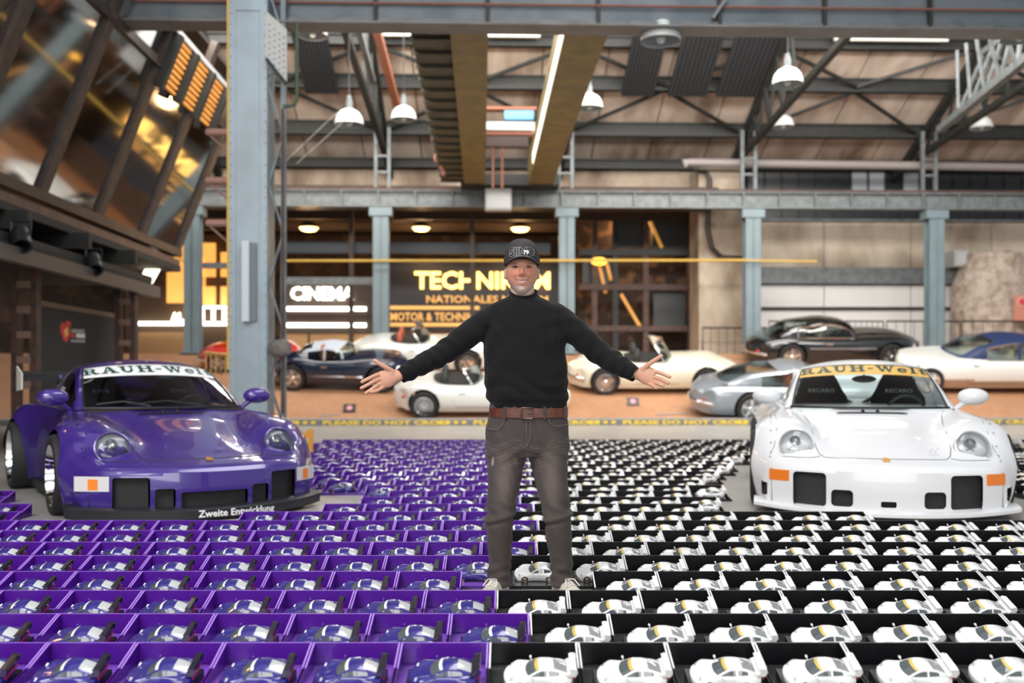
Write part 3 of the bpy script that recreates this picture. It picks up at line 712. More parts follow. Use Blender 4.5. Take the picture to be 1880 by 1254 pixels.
for px0, px1, py, lb in ((545, 575, 772, 'thin grey label strip on the ramp nearest the steel column'), (586, 622, 764, 'thin grey label strip on the ramp left of the roadsters'), (1205, 1268, 762, 'thin grey label strip on the ramp right of the man')):
    a, b = on_ramp(px0, py), on_ramp(px1, py-3); m = MB(); m.beam(a+np.array((0, 0, .012)), b+np.array((0, 0, .012)), .10, .02); H(m, 'label_strip', [M('label_grey', (.42, .40, .42), .5)], label=lb, cat='label strip')
# ---- back wall
CD, WD = 30.0, 33.0
wallm = M('wall_stained', (.42, .33, .25), .8, noise=(.9, .3, (.13, .085, .055), (1, 1, .45)), bump=(8, .2))
pale = M('wall_panel_stained', (.50, .42, .33), .8, noise=(.8, .2, (.14, .09, .055), (1, 1, .6)), bump=(10, .1))
whitep = M('wall_white', (.66, .65, .64), .6, noise=(.6, .3, (.60, .59, .575)))
def hz(py, D): return hp(940, py, D)[2]
def hX(px, D): return hp(px, 600, D)[0]
xr0, xr1 = hX(1285, WD), hX(2050, WD)
m = MB(); m.bx(xr0, xr1, WD+.06, WD+.3, 1.9, 9.4); wr = H(m, 'wall_back', [M('wall_dark', (.10, .085, .07), .8)], kind='structure')
def panel(px0, px1, py0, py1, mat, name='wall_panel', D=WD, th=.06):
    m = MB(); g = .015; m.bx(hX(px0, D)+g, hX(px1, D)-g, D-th+.06, D+.06, hz(py1, D)+g, hz(py0, D)-g); return H(m, name, [mat], parent=None if wr is None else wr)
def child(m, name, mats, par): o = m.build(name, mats, par); return o
for a, b in ((1372, 1395), (1395, 1513), (1513, 1672), (1672, 1820), (1820, 1960)): panel(a, b, 404, 490, pale)
for a, b in ((1372, 1395), (1395, 1513), (1513, 1672), (1672, 1735), (1735, 1775)):
    panel(a, b, 521, 564, whitep); panel(a, b, 565, 655, whitep)
panel(1290, 1372, 480, 655, whitep, D=WD); panel(1775, 1960, 490, 655, wallm)
panel(1290, 1960, 300, 312, M('wall_strip', (.16, .15, .14), .7))
m = MB(); m.bx(hX(1340, WD), hX(1775, WD), WD-.25, WD-.01, hz(520, WD), hz(490, WD)); H(m, 'trim_2', [steel_g], kind='structure')
# window band
win = HT('window_1', None, None); win['kind'] = 'structure'
pane_m = M('pane_dark', (.006, .008, .011), .35); pane_l = M('pane_pale', (.28, .30, .33), .2)  # a few upper panes get a paler tone
x = 1372; i = 0
while x < 1960:
    for y0, y1 in ((312, 346), (348, 401)):
        m = MB(); m.bx(hX(x+1.5, WD), hX(x+30, WD), WD-.02, WD+.02, hz(y1, WD), hz(y0, WD)); m.build('pane', [pane_l if i in (6, 7, 9) and y0 < 340 else pane_m], win)
    m = MB(); m.bx(hX(x-1.5, WD), hX(x+1.5, WD), WD-.08, WD+.02, hz(402, WD), hz(311, WD)); m.build('mullion', [steel_d], win)
    x += 31.5; i += 1
m = MB(); m.bx(hX(1365, WD), hX(1960, WD), WD-.1, WD, hz(404, WD), hz(400, WD)); m.build('sill', [steel_g], win)
# plastered pier and rubble buttress
m = MB(); m.bx(hX(1283, 31.6), hX(1366, 31.6), 31.6, WD, zt, hz(300, 31.6)); H(m, 'wall_pier', [pale], kind='structure')
rb = MB(); rng = random.Random(5); P = []
for i in range(15):
    z = zt+i*(hz(458, 31.5)-zt)/14; P.append([(hX(1845, 31.5)+(1.28-.10*max(0, i-10))*math.cos(a)*(1+rng.uniform(-.04, .04)), 32.3+.9*math.sin(a)*(1+rng.uniform(-.05, .05)), z+rng.uniform(-.05, .05)) for a in lin(0, 2*PI, 25)[:-1]])
rb.grid(P, loop=True); rb.add(P[-1], [tuple(range(24))]); H(rb, 'wall_buttress', [M('rubble', (.52, .43, .36), .9, noise=(4, .15, (.20, .14, .10)), bump=(9, .9))], 25, kind='structure')
t = HT('switch_box', 'pale grey switch box on the wall above the white-and-blue coupe', 'switch box'); m = MB(); m.bx(hX(1752, 32.2), hX(1778, 32.2), 32.2, 33, hz(486, 32.2), hz(456, 32.2)); H(m, 'case', [M('box_grey', (.45, .46, .47), .5)], parent=t); m = MB(); m.bx(hX(1756, 32.2), hX(1774, 32.2), 32.17, 32.2, hz(482, 32.2), hz(460, 32.2)); H(m, 'door', [M('box_grey2', (.52, .53, .54), .5)], parent=t)
t = HT('warning_sign', 'salmon-red wall sign with a white dot at the right edge', 'sign'); m = MB(); m.bx(hX(1862, 31), hX(1905, 31), 31, 31.05, hz(590, 31), hz(540, 31)); H(m, 'board', [M('sign_salmon', (.55, .22, .15), .6)], parent=t)
m = MB(); m.lathe([(.14, 0), (.14, .02), (.001, .02)], 16, (hX(1876, 31), 31, hz(552, 31)), (0, -1, 0)); H(m, 'dot', [whitep], parent=t)
m = MB(); m.lathe([(.12, .02), (.12, .03), (.001, .03)], 16, (hX(1876, 31), 31, hz(552, 31)), (0, -1, 0)); H(m, 'red_dot', [M('sign_red', (.6, .05, .05), .5)], parent=t)
# pipes and cables on the wall
m = MB(); m.tube([(hX(1262, 31), 31, hz(303, 31)), (hX(1256, 31), 31, hz(296, 31)), (hX(1270, 31), 31, hz(296, 31)), (hX(1960, 31), 31, hz(302, 31))], .13, 12); H(m, 'duct_pipe', [M('pipe_pale', (.27, .235, .225), .5)], 50, label='thick pale pipe along the eaves of the right wall', cat='pipe')
for k, (x0, dx, lb) in enumerate(((1300, 0, 'black cable looping down the plaster pier, left one'), (1306, 9, 'black cable looping down the plaster pier, right one'))):
    m = MB(); m.tube([hp(1245+dx, 312, 31.4), hp(x0-8, 315, 31.4), hp(x0, 330, 31.4), hp(x0-4, 420, 31.4), hp(x0+4, 455, 31.4), hp(x0+20, 470, 31.4), hp(1368, 472, 31.4)], .035, 6); H(m, 'wall_cable', [M('black_cable', (.015, .015, .015), .5)], 60, label=lb, cat='cable')
m = MB(); m.tube([hp(520, 479, 29.6), hp(1372, 478, 29.6)], .04, 8); m.tube([hp(1372, 478, 29.6), hp(1500, 480, 29.6)], .03, 6); H(m, 'gas_pipe', [M('pipe_yellow', (.50, .31, .05), .5)], 60, label='long thin yellow pipe running across behind the man', cat='pipe')
# ---- columns carrying the crane rail
colx = [hX(p, CD) for p in (355, 700, 1040, 1380, 1715)]
words = ('first', 'second', 'third', 'fourth', 'fifth')
colbg = M('steel_column', (.16, .215, .235), .45, 0, noise=(2, .1, (.13, .17, .185)))
for k, X in enumerate(colx):
    t = HT('steel_column', 'blue-grey steel column under the crane rail, %s from the left' % words[k], 'column', 'columns along the back'); z1 = hz(384, CD)
    m = MB(); m.ibeam((X, CD, zt), (X, CD, z1), .46, .40, .05, 0, up=(0, 1, 0)); H(m, 'shaft', [colbg], parent=t)
    m = MB(); m.bx(X-.32, X+.32, CD-.3, CD+.3, zt, zt+.06); H(m, 'base_plate', [colbg], parent=t)
    m = MB(); m.bx(X-.34, X+.34, CD-.25, CD+.25, z1-.25, z1); H(m, 'head_plate', [colbg], parent=t)
    for sx in (-.20, .20):
        m = MB(); m.bx(X+sx-.05, X+sx+.05, CD+.3, CD+.42, hz(350, CD), hz(235, CD+.3)); H(m, 'upper_leg', [steel_g], parent=t)
    for q in range(3):
        zz = hz(345-30*q, CD); m = MB(); m.bx(X-.2, X+.2, CD+.32, CD+.40, zz, zz+.06); H(m, 'tie_bar', [steel_g], parent=t)
t = HT('crane_rail_girder', 'long grey riveted girder carrying the crane rail across the hall', 'girder')
za, zb = hz(382, CD), hz(351, CD)
m = MB(); m.ibeam((-14, CD, (za+zb)/2), (20, CD, (za+zb)/2), .34, zb-za, .05); H(m, 'web_and_flanges', [steel_g], parent=t)
m = MB(); m.bx(-14, 20, CD-.2, CD-.1, zb, zb+.06); H(m, 'rail', [rust], parent=t)
for k in range(30):
    X = -13+k*1.1; m = MB(); m.bx(X-.02, X+.02, CD-.16, CD-.02, za+.04, zb-.04); H(m, 'stiffener', [steel_g], parent=t)
# ---- roof
def zr(D): return 8.2+(33-D)*.42
tan = M('roof_boards', (.66, .54, .45), .85, noise=(.6, .25, (.20, .13, .09), (1.8, .5, .5)), bump=(4, .15))
roof = HT('ceiling', None, None); roof['kind'] = 'structure'
seg = [33.4, 31.05, 29.0, 27.4, 25.2]
for i in range(19):
    x0 = -15+i*1.86
    for a, b in zip(seg[:-1], seg[1:]):
        m = MB(); m.slab([(a, zr(a)), (b, zr(b)), (b, zr(b)+.08), (a, zr(a)+.08)], lambda p, q, h: (x0+.02+h, p, q), 1.82); m.build('roof_panel', [tan], roof)
m = MB(); m.slab([(33.4, zr(33.4)+.1), (14, zr(14)+.1), (14, zr(14)+.2), (33.4, zr(33.4)+.2)], lambda p, q, h: (-15+h, p, q), 35.5); m.build('roof_skin', [M('roof_dark', (.06, .05, .045), .9)], roof)
m = MB(); m.bx(-15, xr0, WD+.06, WD+.3, hz(352, WD), 8.25); H(m, 'wall_upper', [wallm], kind='structure')
for k, (D, hgt, lb) in enumerate(((32.7, .30, 'dark steel purlin along the eaves'), (31.0, .42, 'dark double steel purlin above the lamps'), (29.0, .40, 'dark steel purlin in the middle of the roof'), (27.4, .30, 'dark steel purlin highest in view'))):
    m = MB(); m.ibeam((-15, D, zr(D)-.2), (20.4, D, zr(D)-.2), .22, hgt, .04); H(m, 'purlin', [steel_d], label=lb, cat='beam', group='roof purlins')
for k, X in enumerate(colx):
    t = HT('roof_truss', 'dark steel rafter truss over the %s column from the left' % words[k], 'truss', 'roof trusses')
    m = MB(); m.beam((X, 32.9, zr(32.9)-.5), (X, 22, zr(22)-.5), .22, .22); H(m, 'rafter', [steel_d], parent=t)
    m = MB(); m.beam((X, 31.2, zr(31.2)-.9), (X, 22, zr(31.2)-.2), .16, .16); H(m, 'bottom_chord', [steel_d], parent=t)
    for D in (29.8, 28.6, 27.4, 26.2):
        m = MB(); m.beam((X, D, zr(D)-.5), (X, D-.5, zr(31.2)-.85+(31.2-D)*.07), .09, .09); H(m, 'strut', [steel_d], parent=t)
        m = MB(); m.beam((X, D, zr(D)-.5), (X, D+.7, zr(31.2)-.85+(31.2-D)*.07), .07, .07); H(m, 'strut', [steel_d], parent=t)
bays = [(-14.5, colx[0])]+list(zip(colx[:-1], colx[1:]))+[(colx[-1], 19.5)]
bn = ('far left', 'second', 'third', 'fourth', 'fifth', 'far right')
for k, (a, b) in enumerate(bays):
    t = HT('roof_bracing', 'thin dark cross bracing under the roof in the %s bay' % bn[k], 'bracing', 'roof bracing'); c = (a+b)/2
    for p, q in (((c, 29.1), (a+.2, 30.9)), ((c, 29.1), (b-.2, 30.9)), ((c, 28.9), (a+.2, 27.5)), ((c, 28.9), (b-.2, 27.5))):
        m = MB(); m.beam((p[0], p[1], zr(p[1])-.3), (q[0], q[1], zr(q[1])-.3), .09, .09); H(m, 'brace', [steel_d], parent=t)
# skylights
sky_m = M('skylight_pane', (.9, .95, .92), .3, emit=2.6, ecol=(.93, 1, .93))
for k, (px0, px1, py0, py1, n, lb) in enumerate(((895, 985, 40, 66, 2, 'bright skylight between the two yellow crane girders'), (1540, 1735, 40, 72, 5, 'wide bright skylight in the roof at upper right'), (690, 830, 42, 62, 3, 'small bright skylight left of the yellow walkway'))):
    t = HT('skylight', lb, 'skylight', 'skylights'); D0 = 26.9; x0, x1 = hX(px0, D0), hX(px1, D0); s_ = (x1-x0)/n
    for j in range(n): m = MB(); m.slab([(D0, zr(D0)-.04), (D0-1.5, zr(D0-1.5)-.04), (D0-1.5, zr(D0-1.5)), (D0, zr(D0))], lambda p, q, h: (x0+j*s_+.04+h, p, q), s_-.08); H(m, 'pane', [sky_m], parent=t)
    m = MB(); m.bx(x0-.1, x1+.1, D0, D0+.12, zr(D0)-.45, zr(D0)); m.bx(x0-.1, x0, D0-1.5, D0, zr(D0)-.35, zr(D0)+.3); m.bx(x1, x1+.1, D0-1.5, D0, zr(D0)-.35, zr(D0)+.3); H(m, 'curb', [M('curb_cream', (.75, .72, .62), .6)], parent=t)
# dark panels under the roof
for k, (px0, px1, lb) in enumerate(((1150, 1212, 'dark ribbed acoustic panel, leftmost of three beside the crane'), (1238, 1312, 'dark ribbed acoustic panel, middle of three beside the crane'), (1330, 1410, 'dark ribbed acoustic panel, rightmost of three beside the crane'), (548, 612, 'dark ribbed acoustic panel high beside the front column'), (345, 400, 'dark ribbed acoustic panel above the slatted soffit'))):
    t = HT('acoustic_panel', lb, 'panel', 'acoustic panels'); D0, D1_ = 29.0, 26.6; x0, x1 = hX(px0, 27.9), hX(px1, 27.9); n = 9
    m = MB(); m.slab([(D0, zr(D0)-.55), (D1_, zr(D1_)-.55), (D1_, zr(D1_)-.5), (D0, zr(D0)-.5)], lambda p, q, h: (x0+h, p, q), x1-x0); H(m, 'board', [M('acoustic_dark', (.016, .018, .021), .7)], parent=t)
    for j in range(n): X = x0+(j+.5)*(x1-x0)/n; m = MB(); m.beam((X, D0, zr(D0)-.57), (X, D1_, zr(D1_)-.57), .03, .04); H(m, 'rib', [M('acoustic_rib', (.03, .033, .037), .7)], parent=t)
# ---- yellow crane
olive = M('crane_yellow', (.21, .155, .045), .55, .0, noise=(2.5, .5, (.15, .11, .04)))
t = HT('travelling_crane', 'olive-yellow travelling crane with two long girders over the hall', 'crane'); zg = hz(350, CD)
xa, xb = hX(853, CD), hX(891, CD)
m = MB(); m.bx(xa, xb, 15.8, 29.7, zg, zg+.8); H(m, 'girder', [olive], parent=t)
xc, xd = hX(968, CD), hX(1011, CD)
m = MB(); m.bx(xc, xd, 15.8, 29.7, zg, zg+.8); g2 = H(m, 'girder', [olive], parent=t)
m = MB(); m.bx(xc-.02, xc-.001, 15.8, 26.5, zg+.06, zg+.32); H(m, 'skylight_sheen', [M('girder_sheen', (.9, .88, .75), .5, emit=1.6, ecol=(1, .97, .82))], parent=t, label='long glowing strip of imitated skylight along the girder side')  # glowing cream strip stands for skylight falling on the girder face
xw = hX(812, CD)
m = MB(); m.bx(xw, xa-.01, 15.8, 29.3, zg+.10, zg+.14); wk = H(m, 'walkway', [M('walkway_olive', (.115, .095, .045), .7, noise=(3, .5, (.08, .07, .045)))], parent=t)
for q in range(18): m = MB(); D = 16+q*.76; m.bx(xw-.02, xa, D, D+.06, zg+.03, zg+.10); H(m, 'cross_rib', [M('walkway_rib', (.06, .055, .035), .7)], parent=wk)
m = MB(); m.bx(xa-.1, xd+.2, 29.0, 29.9, zg-.02, zg+.3); H(m, 'end_carriage', [steel_d], parent=t)
t = HT('crane_trolley', 'red-framed crane trolley with a blue panel hanging between the yellow girders', 'crane trolley'); D0 = 24
for y0, y1, x0, x1, nm, mt in ((242, 247, 888, 978, 'frame_bar', M('trolley_red', (.25, .075, .035), .6)), (196, 200, 888, 985, 'frame_bar', M('trolley_red')), (203, 219, 926, 980, 'blue_panel', M('trolley_blue', (.10, .32, .58), .5)), (224, 238, 889, 982, 'lamp_housing', M('trolley_pale', (.6, .6, .58), .4)), (250, 268, 890, 970, 'drum', M('trolley_dark', (.06, .035, .03), .6))):
    m = MB(); a, b = hp(x0, y1, D0), hp(x1, y0, D0); m.bx(a[0], b[0], D0, D0+.3, a[2], b[2]); H(m, nm, [mt], parent=t)
for x in (905, 922): m = MB(); m.beam(hp(x, 268, D0+.1), hp(x, 345, D0+.1), .05, .05); H(m, 'hanger', [M('trolley_red')], parent=t)
t = HT('hoist_box', 'grey square hoist control box hanging below the crane rail', 'control box'); m = MB(); a, b = hp(891, 385, 29.3), hp(939, 346, 29.3); m.bx(a[0], b[0], 29.3, 29.7, a[2], b[2]); H(m, 'case', [M('box_grey')], parent=t); m = MB(); m.bx(a[0]+.05, b[0]-.05, 29.27, 29.3, a[2]+.05, b[2]-.05); H(m, 'cover', [M('box_grey2')], parent=t)
m = MB(); p = hp(827, 275, 27); m.lathe([(.03, .45), (.05, .42), (.05, .25), (.11, .12), (.11, 0), (.001, 0)], 12, p); H(m, 'bell_siren', [M('siren_white', (.7, .7, .7), .5)], 50, label='small white bell-shaped siren hanging beside the walkway', cat='siren')
# brown-red struts and chain left of the crane
for a, b, r, mt, lb in (((688, 40), (730, 200), .09, M('strut_red', (.22, .07, .035), .6), 'rust-red slanting strut high left of the crane'), ((655, 40), (685, 150), .07, steel_g, 'grey slanting strut beside the rust-red one'), ((757, 40), (806, 300), .05, M('strut_pink', (.35, .16, .13), .6), 'thin red-brown guide rail left of the walkway')):
    m = MB(); m.beam(hp(*a, 23), hp(*b, 27), r*2, r*2); H(m, 'slanted_strut', [mt], label=lb, cat='strut')
t = HT('festoon_chain', 'reddish festoon chain drooping along the crane walkway', 'chain')
for q in range(22):
    f = q/21; p = hp(768+42*f+5*math.sin(q*1.9), 50+265*f, 22+5*f); m = MB(); m.lathe([(.02, -.12), (.07, -.06), (.07, .06), (.02, .12)], 8, p); H(m, 'chain_link', [M('chain_red', (.40, .17, .13), .6)], 60, parent=t)
for a, b, lb in (((520, 300), (620, 205), 'thin wire rope slanting left of the pendant lamps, upper'), ((545, 300), (640, 215), 'thin wire rope slanting left of the pendant lamps, lower')):
    m = MB(); m.tube([hp(*a, 20), hp(*b, 22)], .006, 5); H(m, 'wire_rope', [M('wire', (.22, .21, .20), .5, .3)], label=lb, cat='rope')
# ---- pendant lamps
lw = M('lamp_enamel', (.72, .75, .73), .35, 0, .3); lg = M('lamp_grey', (.24, .27, .28), .5)
def pendant(px, py, dia, lb):
    D = .64*F/dia; p = hp(px, py, D); t = thing('pendant_lamp', lb, 'lamp', (0, 0, 0), PSI, 'white dome pendant lamps'); r = .32
    m = MB(); m.lathe([(r, 0), (r, .03), (r*.97, .10), (r*.86, .20), (r*.66, .28), (r*.36, .335), (.08, .35)], 28, p); H(m, 'shade', [lw], 50, parent=t)
    m = MB(); m.lathe([(r*.97, .012), (r*.8, .12), (r*.5, .2), (.001, .22)], 24, p); H(m, 'inner_shade', [lg], 50, parent=t)
    m = MB(); m.lathe([(.08, .34), (.075, .52), (.05, .56), (.05, .64), (.001, .65)], 12, p); H(m, 'socket', [steel_g], 40, parent=t)
    m = MB(); m.tube([(p[0], p[1], p[2]+.64), (p[0], p[1], p[2]+4.5)], .012, 5); H(m, 'cable', [M('black_cable')], parent=t)
    m = MB(); v, f = ell((p[0], p[1], p[2]+.06), (.08, .08, .1), 10, 8); m.add(v, f); H(m, 'bulb', [M('bulb_off', (.6, .6, .55), .3)], 60, parent=t)
for a in ((641, 229, 53, 'white dome pendant lamp, left of the pair beside the front column'), (741, 220, 47, 'white dome pendant lamp, right of the pair left of the crane'), (1082, 199, 50, 'white dome pendant lamp just right of the yellow crane girder'), (1446, 154, 56, 'white dome pendant lamp, upper of the two over the black coupe'), (1438, 233, 40, 'white dome pendant lamp, lower of the two over the black coupe'), (1802, 236, 41, 'white dome pendant lamp at far right under the truss'), (1213, 76, 74, 'large white dome pendant lamp half hidden by the front girder'), (574, 66, 54, 'white dome pendant lamp cut off beside the front column'), (1872, 72, 70, 'white dome pendant lamp at the top right corner')): pendant(*a)
# lattice truss at the upper right
t = HT('lattice_girder', 'light grey lattice girder rising to the upper right corner', 'girder')
A0, A1 = np.array(hp(1725, 238, 27)), np.array(hp(1900, 95, 20)); U0, U1 = np.array(hp(1800, 100, 25)), np.array(hp(1900, 30, 20))
m = MB(); m.beam(A0, A1, .18, .18); H(m, 'chord', [steel_g], parent=t); m = MB(); m.beam(U0, U1, .14, .14); H(m, 'chord', [steel_g], parent=t)
for q in range(5):
    a = A0+(A1-A0)*(.25+.15*q); b = U0+(U1-U0)*(.1+.18*q); c = U0+(U1-U0)*(.0+.22*q)
    m = MB(); m.beam(a, b, .07, .07); H(m, 'lacing_bar', [steel_g], parent=t)
    m = MB(); m.beam(a, c+np.array((-.6, 0, .1)), .07, .07); H(m, 'lacing_bar', [steel_g], parent=t)
# ================================================================ front girder and column
FD = 15.6
t = HT('front_girder', 'grey riveted plate girder spanning the top of the hall in front', 'girder')
z0 = hz(50, FD); xl, xr = hX(105, FD), hX(1980, FD)
m = MB(); m.bx(xl, xr, FD, FD+.03, z0, z0+.9); H(m, 'web', [M('girder_web', (.085, .105, .125), .5, .1, noise=(1.5, .6, (.13, .15, .165)))], parent=t)
m = MB(); m.bx(xl, xr, FD-.22, FD+.25, z0-.03, z0); H(m, 'flange', [M('girder_flange', (.17, .165, .165), .5, noise=(2, .4, (.12, .11, .10)))], parent=t)
m = MB(); m.bx(xl, xr, FD-.05, FD, z0, z0+.10); H(m, 'angle_bar', [steel_g], parent=t)
m = MB(); m.tube([(xl, FD-.06, z0+.33), (xr, FD-.06, z0+.33)], .02, 6); H(m, 'pipe', [M('pipe_redbrown', (.22, .09, .06), .5)], parent=t)
for k, px in enumerate((690, 895, 1098, 1320, 1512, 1705)):
    m = MB(); X = hX(px, FD); m.bx(X-.03, X+.03, FD-.07, FD, z0, z0+.9); H(m, 'stiffener', [steel_d], parent=t)
rv = MB(); n = int((xr-xl)/.17)
for k in range(n): rv.lathe([(.018, 0), (.012, .014), (.001, .018)], 6, (xl+.1+k*.17, FD-.05, z0+.055), (0, -1, 0))
H(rv, 'rivets', [steel_g], parent=t, kind='stuff')
for px in (1330, ): m = MB(); m.beam(hp(1308, 34, FD-.1), hp(1335, -6, FD-.1), .06, .05); H(m, 'brace', [steel_g], parent=t)
# column
FC = 15.3; pcol = M('column_paleblue', (.36, .45, .50), .42, 0, noise=(1.6, .5, (.31, .375, .415)), bump=(20, .05)); pcold = M('column_grey', (.20, .24, .26), .5, 0, noise=(3, .5, (.13, .15, .16)))
t = HT('front_column', 'pale blue riveted steel column standing behind the purple car', 'column')
x0, x1 = hX(424, FC), hX(488, FC)
m = MB(); m.bx(x0, x1, FC, FC+.03, 0, 9); H(m, 'face_plate', [pcol], parent=t)
for xx in (x0, x1): m = MB(); m.bx(xx-.02, xx+.02, FC, FC+.55, 0, 9); H(m, 'side_plate', [pcol], parent=t)
for xx in (x0+.03, x1-.03): m = MB(); m.bx(xx-.05, xx+.05, FC-.018, FC, 0, 9); H(m, 'angle_bar', [pcol], parent=t)
m = MB(); m.bx(x0-.06, x0-.02, FC-.01, FC+.06, 1.2, 9); H(m, 'yellow_edge', [M('edge_yellow', (.62, .40, .08), .5)], parent=t)
xr_ = hX(519, FC)
m = MB(); m.bx(xr_-.05, xr_+.02, FC+.1, FC+.2, 0, 9); H(m, 'rear_flange', [pcold], parent=t)
m = MB(); m.bx(hX(508, FC), hX(511, FC), FC+.3, FC+.5, 0, 9); H(m, 'rear_web', [pcold], parent=t)
for k in range(9):
    a = .3+k*.75; m = MB(); s_ = 1 if k % 2 else -1
    m.beam((x1+.02, FC+.1, a if s_ > 0 else a+.75), (xr_, FC+.1, a+.75 if s_ > 0 else a), .06, .03); H(m, 'lacing_bar', [pcold], parent=t)
g = MB(); gp = [(488, 20), (527, 55), (527, 150), (488, 105)]; g.slab([hp(a, b, FC)[::2] for a, b in gp], lambda a, b, h: (a, FC-.02+h, b), .02); H(g, 'gusset', [M('gusset_cream', (.50, .50, .47), .5)], parent=t)
g = MB(); g.beam(hp(489, 108, FC-.03), hp(526, 155, FC-.03), .05, .05); H(g, 'gusset_edge', [steel_d], parent=t)
m = MB(); m.bx(x0+.06, x1-.06, FC-.02, FC, hz(25, FC), hz(-20, FC)); H(m, 'splice_plate', [pcol], parent=t)
rv = MB()
for xx in (x0+.005, x1-.005):
    for k in range(48): rv.lathe([(.017, 0), (.012, .014), (.001, .017)], 6, (xx, FC-.018, .2+k*.165), (0, -1, 0))
for px in (495, 504, 513, 521):
    for k in range(9):
        y = 45+k*11+(px-495)*.9
        if y < 148: rv.lathe([(.02, 0), (.001, .02)], 6, hp(px, y, FC-.02), (0, -1, 0))
H(rv, 'rivets', [pcol], parent=t, kind='stuff')
m = MB(); a, b = hp(444, 590, FC-.12), hp(457, 442, FC-.12); m.bx(a[0], b[0], FC-.13, FC-.018, a[2], b[2]); H(m, 'cover_rail', [M('cover_white', (.62, .66, .72), .4)], parent=t)
m = MB(); a, b = hp(457, 590, FC-.05), hp(471, 446, FC-.05); m.bx(a[0], b[0], FC-.05, FC-.018, a[2], b[2]); H(m, 'cover_recess', [M('cover_grey', (.16, .19, .20), .5)], parent=t)
m = MB(); m.bx(x0-.12, xr_+.1, FC-.15, FC+.7, 0, .12); H(m, 'base_plate', [pcold], parent=t)
mt = HT('column_motor', 'round dusty grey motor bolted to the side of the front column', 'motor'); p = hp(514, 640, FC-.1)
m = MB(); m.lathe([(.001, -.16), (.10, -.15), (.14, -.08), (.14, .08), (.10, .15), (.001, .16)], 16, p, (.9, -.4, .1)); H(m, 'housing', [M('motor_grey', (.14, .13, .115), .7, noise=(9, .5, (.22, .20, .18)))], 40, parent=mt)
m = MB(); m.beam((p[0]-.25, FC+.1, p[2]), p, .1, .12); H(m, 'mount', [pcold], parent=mt)
for k, (py, w_) in enumerate(((243, 'top'), (332, 'middle'), (410, 'bottom'))):
    b = HT('pipe_bracket', 'pinkish-brown pipe arm on the front column, %s of three' % w_, 'bracket', 'pipe arms on the front column')
    m = MB(); m.tube([hp(378, py, FC+.1), hp(382, py, FC+.1), hp(424, py, FC+.1)], [.04, .058, .058], 12); H(m, 'arm', [M('pipe_pink', (.40, .22, .18), .5)], 60, parent=b)
    m = MB(); m.beam(hp(386, py+6, FC+.1), hp(420, py+36, FC+.1), .03, .03); H(m, 'stay', [M('stay_brown', (.25, .13, .10), .6)], parent=b)
m = MB(); m.tube([hp(545, 40, FC-.1), hp(545, 180, FC-.1), hp(541, 193, FC-.1), hp(520, 196, FC-.1)], .03, 8); H(m, 'green_pipe', [M('pipe_green', (.05, .085, .045), .5)], 60, label='dark green pipe hooked beside the front column', cat='pipe')
m = MB(); m.tube([hp(519, 200, FC-.05), hp(519, 760, FC-.05)], .02, 6); H(m, 'rust_conduit', [rust], label='thin rusty conduit running down the front column', cat='pipe')
# orange stand beside the purple car
t = HT('orange_stand', 'orange steel barrier post with a black foot beside the purple car', 'barrier post'); p = on = np.array(hp(562, 838, 13.6)); p[2] = 0
q0, q1 = hp(552, 838, 13.6), hp(574, 788, 13.6)
m = MB(); m.bx(q0[0]+.10, q1[0], 13.6, 13.66, .0, q1[2]); H(m, 'plate', [M('stand_orange', (.75, .33, .03), .5)], parent=t)
m = MB(); m.beam((q0[0], 13.63, q1[2]-.16), (q0[0]+.12, 13.63, q1[2]-.02), .05, .05); H(m, 'stay', [M('stand_orange')], parent=t)
m = MB(); m.bx(q0[0]-.02, q0[0]+.10, 13.55, 13.7, 0, .17); H(m, 'foot', [blk], parent=t)
# ================================================================ slanted glass building on the left
EZ = EYE
def fac(D, f):                  # f 0 at the sill, 1 at the top edge
    return np.array((-6.6+(1.05)*f*1.0, D, EZ+2.7+2.7*f))
t = HT('glass_building', 'dark slanted glass facade of a raised restaurant along the left side', 'building')
Ds = [8.4, 10.6, 12.8, 15.0, 17.2, 19.4, 21.6]
gd = glass('facade_glass', (.50, .47, .44), 1.45, .06, .45)
for a, b in zip(Ds[:-1], Ds[1:]):
    m = MB(); tp_ = 1.35 if b < 18 else .90; m.grid([[fac(a+.06, f) for f in (0, tp_)], [fac(b-.06, f) for f in (0, tp_)]]); m.build('pane', [gd], t)
for D in Ds:
    m = MB(); m.beam(fac(D, -.02), fac(D, 1.4), .13, .26, 0, up=(0, 1, 0)); m.build('mullion', [brown], t)
for f, w_ in ((0, .26), (1.0, .12), (.48, .05)):
    if f == .48: continue
    m = MB(); m.beam(fac(6, f), fac(21.7, f), w_, .16); m.build('rail', [brown], t)
m = MB(); m.beam(fac(6, -.09)+np.array((.05, 0, 0)), fac(21.7, -.09)+np.array((.05, 0, 0)), .25, .2); m.build('sill_beam', [M('sill_redbrown', (.13, .075, .06), .45, .2, noise=(4, .5, (.07, .05, .045)))], t)
m = MB(); m.bx(-11, -6.5, 6, 21.7, EZ+2.3, EZ+2.42); m.build('floor_slab', [M('deck_dark', (.025, .022, .02), .8)], t)
for k in range(6): m = MB(); D = 7.5+k*2.1; m.bx(-11, -6.2, D, D+.12, EZ+2.05, EZ+2.3); m.build('floor_joist', [steel_d], t)
m = MB(); m.beam((-6.05, 6, EZ+1.60), (-6.05, 18.7, EZ+1.60), .14, .20); m.build('fascia', [M('fascia_brown', (.10, .085, .075), .45, .2)], t)
m = MB(); m.beam((-6.15, 6, EZ+1.84), (-6.15, 18.7, EZ+1.84), .06, .10); m.build('fascia_rail', [steel_d], t)
m = MB(); m.bx(-11, -6.1, 6, 18.6, EZ+1.72, EZ+1.78); m.build('soffit', [M('soffit_dark', (.02, .018, .017), .8)], t)
